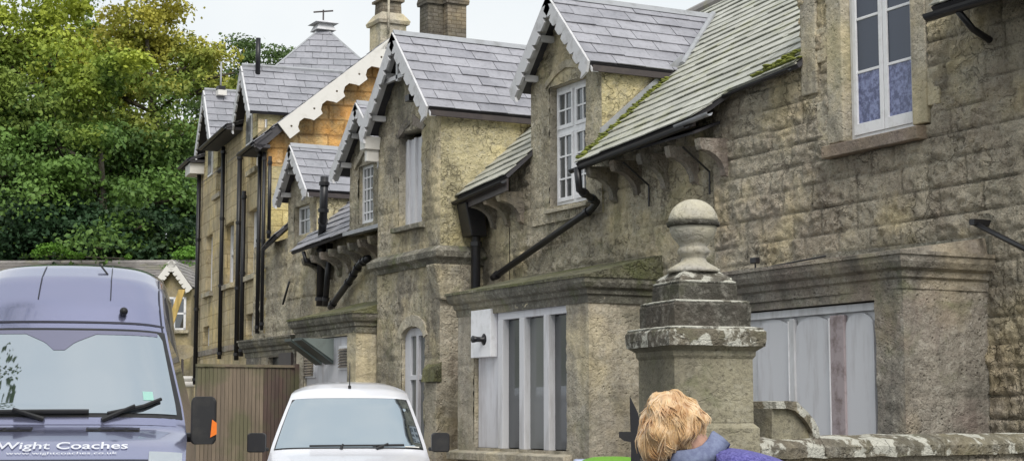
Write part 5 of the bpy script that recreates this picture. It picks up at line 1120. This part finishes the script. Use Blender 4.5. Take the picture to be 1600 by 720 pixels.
# mirrors
def mirror(root, P, sx, w_, h_, d_, mat='trim', ind=False, armlen=.2):
    P = Vector(P); prof = [(-.5, -.5), (-.42, -.58), (.42, -.58), (.5, -.48), (.5, .44), (.38, .54), (-.38, .54), (-.5, .44)]
    mb = MB(); mb.prism([P + Vector((a * w_, 0, b_ * h_)) for a, b_ in prof], (0, d_, 0)); o = mb.build('wing_mirror', mat, root, bevel=.045)
    MB().prism([P + Vector((a * w_ * .82, d_ + .002, b_ * h_ * .82)) for a, b_ in prof], (0, .006, 0)).build('mirror_glass', 'glass', o)
    MB().tube([P + Vector((0, d_ * .5, -h_ * .42)), P + Vector((-sx * (w_ * .5 + armlen), d_ * .6 + .08, -h_ * .42))], h_ * .11, 8).build('mirror_arm', mat, o)
    if ind: MB().prism([P + Vector((sx * w_ * (.5 - .22), -.012, -h_ * .42)), P + Vector((sx * w_ * .53, -.012, -h_ * .34)), P + Vector((sx * w_ * .53, -.012, -h_ * .08)), P + Vector((sx * w_ * .34, -.012, -h_ * .0))], (0, .05, 0)).build('indicator', 'amber', o)
    return o
mirror(van, (1.175, .95, 1.50), 1, .20, .34, .14, ind=True, armlen=.06); mirror(van, (-1.165, .95, 1.51), -1, .20, .34, .14, ind=True, armlen=.06)
def lettering(txt, Vn, x0, x1, z0, z1, name, mat, kr=(3.6, 6.2), bold=0.):
    cu = bpy.data.curves.new(name, 'FONT'); cu.body = txt; cu.size = 1; cu.offset = bold; cu.extrude = 0; cu.resolution_u = 4
    o = bpy.data.objects.new('tmp', cu); C.objects.link(o); bpy.context.view_layer.update(); me = bpy.data.meshes.new_from_object(o.evaluated_get(bpy.context.evaluated_depsgraph_get())); bpy.data.objects.remove(o)
    bm = bmesh.new(); bm.from_mesh(me); bmesh.ops.triangulate(bm, faces=bm.faces); bmesh.ops.subdivide_edges(bm, edges=[e for e in bm.edges if e.calc_length() > .3], cuts=2); 
    xs = [v.co.x for v in bm.verts]; ys = [v.co.y for v in bm.verts]; X0, X1_, Y0, Y1_ = min(xs), max(xs), min(ys), max(ys)
    for v in bm.verts:
        x = x0 + (x1 - x0) * (v.co.x - X0) / (X1_ - X0); z = z0 + (z1 - z0) * (v.co.y - Y0) / (Y1_ - Y0)
        lo_, hi_ = kr
        for _ in range(22):
            k = (lo_ + hi_) / 2; q = Vn.pt(k, x / 1.02)
            if q.z < z: lo_ = k
            else: hi_ = k
        q = Vn.pt(lo_, x / 1.02); v.co = q + Vn.nrm(lo_, x / 1.02) * .008
    bm.to_mesh(me); bm.free(); me.name = name; return link(name, me, mat, Vn.root)
lettering('Wight Coaches', V1, -.33, .60, 1.262, 1.327, 'lettering', 'letter', bold=.012)
lettering('www.wightcoaches.co.uk', V1, -.25, .53, 1.234, 1.257, 'lettering', 'letter', bold=.0)
# small white van
cw = atZ(546, 640, 17.5); wv = thing('white_van', 'small white panel van facing the camera in front of the timber fence', 'van', (cw.x, cw.y, 0), -R(22), local=True)
pf2 = [(.05, .25), (0, .45), (.02, .7), (.12, .88), (.45, 1.02), (.92, 1.12), (1.1, 1.2), (1.4, 1.44), (1.68, 1.64), (1.78, 1.73), (2.0, 1.83), (2.3, 1.90), (2.8, 1.93), (4.1, 1.90), (4.3, 1.7), (4.38, 1.0), (4.38, .3)]
hw2 = [(.2, .82), (.5, .89), (1.0, .90), (1.2, .86), (1.4, .80), (1.6, .735), (1.7, .70), (1.78, .68), (1.86, .62), (1.93, .54)]
bu2 = [.25, .27, .27, .25, .22, .20, .20, .2, .2, .2, .2, .2, .1, 0, 0, 0, 0]; cr2 = [0, 0, 0, .05, .08, .04, .02, .02, .02, .03, .05, .08, .1, .1, .05, 0, 0]
V2 = Van(pf2, hw2, bu2, cr2, wv); b = V2.body('vanwhite'); finish_smooth(b, 45)
V2.patch(5.5, 8.92, lambda t_: (-.955 + .01 * t_, .955 - .01 * t_), 'windscreen_surround', 'trim', 10, 24, .003)
V2.patch(5.62, 8.85, lambda t_: (-.935 + .05 * max(0, t_ - .85) * 6, .935 - .05 * max(0, t_ - .85) * 6), 'windscreen', 'screen2', 12, 26, .007)
V2.patch(5.62, 5.75, lambda t_: (.72, .90), 'windscreen_sticker', 'boardw', 2, 3, .012)
wiper(V2, 5.56, -.5, 5.6, .35, 5.5, -.1, r=.01); wiper(V2, 5.56, .3, 5.68, .7, 5.5, .35, r=.012)
mirror(wv, (-1.02, 1.05, 1.23), -1, .20, .19, .16, armlen=.02); mirror(wv, (1.02, 1.05, 1.23), 1, .20, .19, .16, armlen=.02)
c = V2.pt(10.1, 0); o = MB().tube([c, c + Vector((0, .05, .30))], [.008, .004], 6).build('aerial', 'trim', wv); MB().tube([c - Vector((0, 0, .01)), c + Vector((0, .005, .035))], .018, 8).build('aerial_base', 'trim', o)
for s in (-1, 1): V2.patch(2.2, 3.9, lambda t_, s=s: (min(s * .6, s * .95), max(s * .6, s * .95)), 'headlamp', 'lamp', 4, 8, .01)
V2.patch(1.2, 2.4, lambda t_: (-.5, .5), 'grille', 'trim', 4, 10, .01); V2.patch(.2, 1.1, lambda t_: (-.95, .95), 'bumper', 'trim', 4, 20, .012)
wheels(wv, .86, .85, 3.5, .3)

# ================================================================== PERSON
def skinned(name, verts, edges, radii, mat, parent, root=0, sub=2):
    me = bpy.data.meshes.new(name); me.from_pydata(verts, edges, []); o = link(name, me, mat, parent)
    o.modifiers.new('s', 'SKIN'); me.skin_vertices[0].data
    for i, r_ in enumerate(radii): me.skin_vertices[0].data[i].radius = (r_, r_) if not isinstance(r_, tuple) else r_
    me.skin_vertices[0].data[root].use_root = True
    sb_ = o.modifiers.new('u', 'SUBSURF'); sb_.levels = sub; sb_.render_levels = sub; me.update(); return o
def cloth(name, c1, c2, scale=60):
    m, t, p = nodes(name); g = N(t, 'NewGeometry'); a, h = noisef(t, g.outputs['Position'], scale, 3, .4, .62, .7); L(t, mixc(t, a, c1, c2), p.inputs['Base Color']); p.inputs['Roughness'].default_value = .9
    bp = N(t, 'Bump'); bp.inputs['Strength'].default_value = .5; bp.inputs['Distance'].default_value = .004; L(t, h, bp.inputs['Height']); L(t, bp.outputs[0], p.inputs['Normal']); return m
M['skin'] = paint('skin', (.55, .33, .25), .5, 0); M['jacket'] = cloth('purple blue fleece', (.06, .055, .22), (.15, .14, .40), 110); M['collar'] = cloth('grey blue collar', (.13, .15, .25), (.18, .21, .32), 40); M['trousers'] = cloth('dark trousers', (.03, .03, .045), (.05, .05, .06)); M['shoe'] = paint('shoe', (.03, .025, .025), .5, 0)
PD = 6.0; hp = atZ(1056, 672, PD)      # head centre
per = thing('person', 'person with tousled blonde hair and purple jacket bending forward before the gate pier', 'person', (hp.x + .1, hp.y, 0))
RT = Vector((math.cos(TH), -math.sin(TH), 0)); FW = Vector((math.sin(TH), math.cos(TH), 0)); UP = Vector((0, 0, 1))
def Q(r_, f_, z): return tuple(hp.xy.to_3d() + RT * r_ + FW * f_ + UP * z)
hz_ = hp.z
# pelvis, spine, neck, head, arms, legs ; facing left-away, leaning left
vv = [Q(.56, .02, .93), Q(.50, .02, 1.08), Q(.36, 0, 1.24), Q(.185, 0, hz_ - .155), Q(.085, .0, hz_ - .09), Q(.03, .0, hz_ - .02), Q(-.01, .0, hz_ + .045),
      Q(.20, -.18, hz_ - .16), Q(.16, -.27, 1.08), Q(-.02, -.27, .95), Q(.20, .18, hz_ - .16), Q(.14, .27, 1.08), Q(-.04, .25, .96),
      Q(.54, -.1, .88), Q(.42, -.12, .48), Q(.50, -.13, .09), Q(.34, -.13, .05), Q(.54, .12, .88), Q(.58, .12, .48), Q(.76, .12, .12), Q(.62, .12, .05)]
ee = [(0, 1), (1, 2), (2, 3), (3, 4), (4, 5), (5, 6), (3, 7), (7, 8), (8, 9), (3, 10), (10, 11), (11, 12), (0, 13), (13, 14), (14, 15), (15, 16), (0, 17), (17, 18), (18, 19), (19, 20)]
rad = [(.13, .11), (.11, .10), (.11, .10), (.08, .08), .05, .085, .075, .055, .045, .032, .062, .045, .032, .085, .06, .042, .036, .085, .06, .042, .036]
skinned('body', vv, ee, rad, 'skin', per)
jn = Q(.135, 0, hz_ - .115); jb = [vv[0], vv[1], vv[2], vv[3], vv[7], vv[8], Q(.02, -.27, .98), vv[10], vv[11], Q(0, .255, .985), jn]
skinned('jacket', jb, [(0, 1), (1, 2), (2, 3), (3, 4), (4, 5), (5, 6), (3, 7), (7, 8), (8, 9), (3, 10)], [(.19, .16), (.18, .15), (.185, .17), (.15, .14), .10, .07, .055, .10, .07, .055, .082], 'jacket', per)
skinned('trousers', [vv[0], vv[13], vv[14], Q(.495, -.13, .12), vv[17], vv[18], Q(.745, .12, .16)], [(0, 1), (1, 2), (2, 3), (0, 4), (4, 5), (5, 6)], [(.165, .13), .105, .08, .062, .105, .08, .062], 'trousers', per)
for a_, b_ in ((15, 16), (19, 20)): skinned('shoe', [vv[a_], tuple(Vector(vv[a_]).lerp(Vector(vv[b_]), .6)), vv[b_]], [(0, 1), (1, 2)], [.055, .05, .042], 'shoe', per, sub=2)
# collar: raised band around the neck
nc = Vector(Q(.060, .0, hz_ - .064)); ax = (RT * -.45 + UP * .88).normalized(); ca = ax.orthogonal().normalized(); cb_ = ax.cross(ca); V = []; nn_ = 20
for j, (rr_, hh) in enumerate(((.128, -.055), (.116, -.02), (.098, .012), (.092, .013), (.092, -.04))):
    for i in range(nn_): a_ = 2 * math.pi * i / nn_; V.append(nc + ca * rr_ * math.cos(a_) + cb_ * rr_ * math.sin(a_) + ax * (hh + .012 * math.sin(3 * a_)))
MB().add(V, [(j * nn_ + i, j * nn_ + (i + 1) % nn_, ((j + 1) % 5) * nn_ + (i + 1) % nn_, ((j + 1) % 5) * nn_ + i) for j in range(5) for i in range(nn_)]).build('collar', 'collar', per, smooth=True)
# face on the far-left side
fdv = (-RT * .75 + FW * .55 - UP * .35).normalized(); hc = Vector(Q(-.005, .0, hz_ + .01)); fu = (UP - fdv * UP.dot(fdv)).normalized(); fl = fdv.cross(fu)
MB().tube([hc + fdv * .085 + fu * .01, hc + fdv * .115 - fu * .02, hc + fdv * .09 - fu * .03], [.008, .014, .012], 8).build('nose', 'skin', per, smooth=True)
for s in (-1, 1): MB().sphere(hc + fdv * .082 + fl * s * .032 + fu * .015, .012, 8, 6).build('eye', 'boardw', per, smooth=True); MB().sphere(hc + fl * s * .088 - fu * .01, .028, 8, 6, (.6, .5, 1)).build('ear', 'skin', per, smooth=True)
MB().tube([hc + fdv * .088 - fu * .055 + fl * .022, hc + fdv * .092 - fu * .056, hc + fdv * .088 - fu * .055 - fl * .022], .005, 6).build('mouth', paint('lips', (.45, .16, .14), .5, 0), per)
# hands
for s, w_i in ((-1, 9), (1, 12)):
    w0_ = Vector(vv[w_i]); el = Vector(vv[w_i - 1]); dr_ = (w0_ - el).normalized(); sd_ = dr_.cross(UP).normalized(); dn = dr_.cross(sd_)
    P_v = [w0_ - dr_ * .01, w0_ + dr_ * .05, w0_ + dr_ * .09]; E_ = [(0, 1), (1, 2)]; Rr = [.026, (.036, .018), (.036, .016)]
    for fi, (off_, ln) in enumerate(((-.03, .065), (-.010, .078), (.011, .072), (.03, .056))):
        b0 = len(P_v); st = w0_ + dr_ * .088 + sd_ * off_; d1 = (dr_ + dn * .35).normalized(); d2_ = (dr_ + dn * 1.0).normalized(); P_v += [st, st + d1 * ln * .5, st + d1 * ln * .5 + d2_ * ln * .5]; E_ += [(2, b0), (b0, b0 + 1), (b0 + 1, b0 + 2)]; Rr += [.010, .009, .008]
    b0 = len(P_v); st = w0_ + dr_ * .035 + sd_ * .03 * s; P_v += [st, st + (dr_ + sd_ * s * .8).normalized() * .035, st + (dr_ * 1.4 + sd_ * s * .5).normalized() * .065]; E_ += [(1, b0), (b0, b0 + 1), (b0 + 1, b0 + 2)]; Rr += [.013, .011, .009]
    skinned('hand', [tuple(p) for p in P_v], E_, Rr, 'skin', per, sub=1)
# hair: cap surface plus many tapered locks
m, t, p = nodes('blonde hair'); g = N(t, 'NewGeometry'); col = mixc(t, g.outputs['Random Per Island'], (.66, .44, .22), (.50, .30, .13)); a, _ = noisef(t, g.outputs['Position'], 16, 4, .42, .60, .5, 1.2); col = mixc(t, mul(t, a, .75), col, (.80, .60, .38)); a, _ = noisef(t, g.outputs['Position'], 13, 3, .52, .62, .5, .8); col = mixc(t, mul(t, a, .6), col, (.36, .16, .05))
L(t, col, p.inputs['Base Color']); p.inputs['Roughness'].default_value = .45; p.inputs['Sheen Weight'].default_value = .3; M['hair'] = m
hcn = hc + UP * .012
def hs_pt(d, k=1.0):
    # tousled bob volume: fuller to the left and low left
    lf = max(0, -d.dot(RT)); dn = max(0, -d.dot(UP)); r_ = .104 + .020 * noise.noise(d * 2.2 + Vector((3, 1, 2))) + .014 * max(0, d.dot((UP * .93 - RT * .36).normalized())) ** 6 + .02 * lf * dn + .030 * dn * lf
    return hcn + (RT * d.dot(RT) * 1.04 + FW * d.dot(FW) * .98 + UP * d.dot(UP) * (1.0 if d.dot(UP) > 0 else 1.0 + .35 * lf)) * r_ * k
V = []; NJ = 14
for j in range(NJ + 1):
    for i in range(28):
        ph = 2 * math.pi * i / 28; lim = math.pi * (.80 + .04 * max(0, -math.cos(ph))); th_ = lim * j / NJ
        V.append(hs_pt(RT * math.sin(th_) * math.cos(ph) + FW * math.sin(th_) * math.sin(ph) + UP * math.cos(th_)))
hair = MB().add(V, [(j * 28 + i, j * 28 + (i + 1) % 28, (j + 1) * 28 + (i + 1) % 28, (j + 1) * 28 + i) for j in range(NJ) for i in range(28)]).build('hair', 'hair', per, smooth=True)
mb = MB(); rn = random.Random(3); part = (UP * .93 - RT * .36 - FW * .1).normalized()
for i in range(4200):
    z_ = rn.uniform(-.7, 1); ph = rn.uniform(0, 2 * math.pi); q_ = math.sqrt(1 - z_ * z_); d = (RT * q_ * math.cos(ph) + FW * q_ * math.sin(ph) + UP * z_).normalized()
    if rn.random() < .25: d = (part + RT * rn.gauss(0, .22) + FW * rn.gauss(0, .22)).normalized()
    swirl = noise.noise(d * 2.4 + Vector((7, 2, 5))) * 2.2 + rn.gauss(0, .2); k = rn.uniform(.97, 1.05) + .05 * noise.noise(d * 3.5); pts = []; n_ = 8; st = rn.uniform(.10, .17); curl = rn.uniform(-.08, .05) if rn.random() > .04 else rn.uniform(.1, .28)
    for j in range(n_):
        pts.append(hs_pt(d, (k + curl * (j / n_) ** 2) * (1 + .02 * math.sin(swirl * 3 + j * .8))))
        fl_ = (d - part) * 1.0 - UP * .55 - RT * .15; fl_ = fl_ - d * fl_.dot(d)
        if fl_.length < .05: fl_ = RT - d * RT.dot(d)
        fl_.normalize(); fl_ = (fl_ + d.cross(fl_) * swirl * .6).normalized(); d2_ = (d + fl_ * st).normalized()
        if d2_.z < (-.93 if d2_.dot(RT) < -.2 else -.93): break
        d = d2_
    if len(pts) < 4: continue
    m_ = len(pts); mb.tube(pts, [.0030 * math.sin(math.pi * (.12 + .85 * j / (m_ - 1))) + .0006 for j in range(m_)], 4, False)
mb.build('hair_locks', 'hair', hair, smooth=True)
for o in bpy.data.objects:
    if '_local' in o: del o['_local']
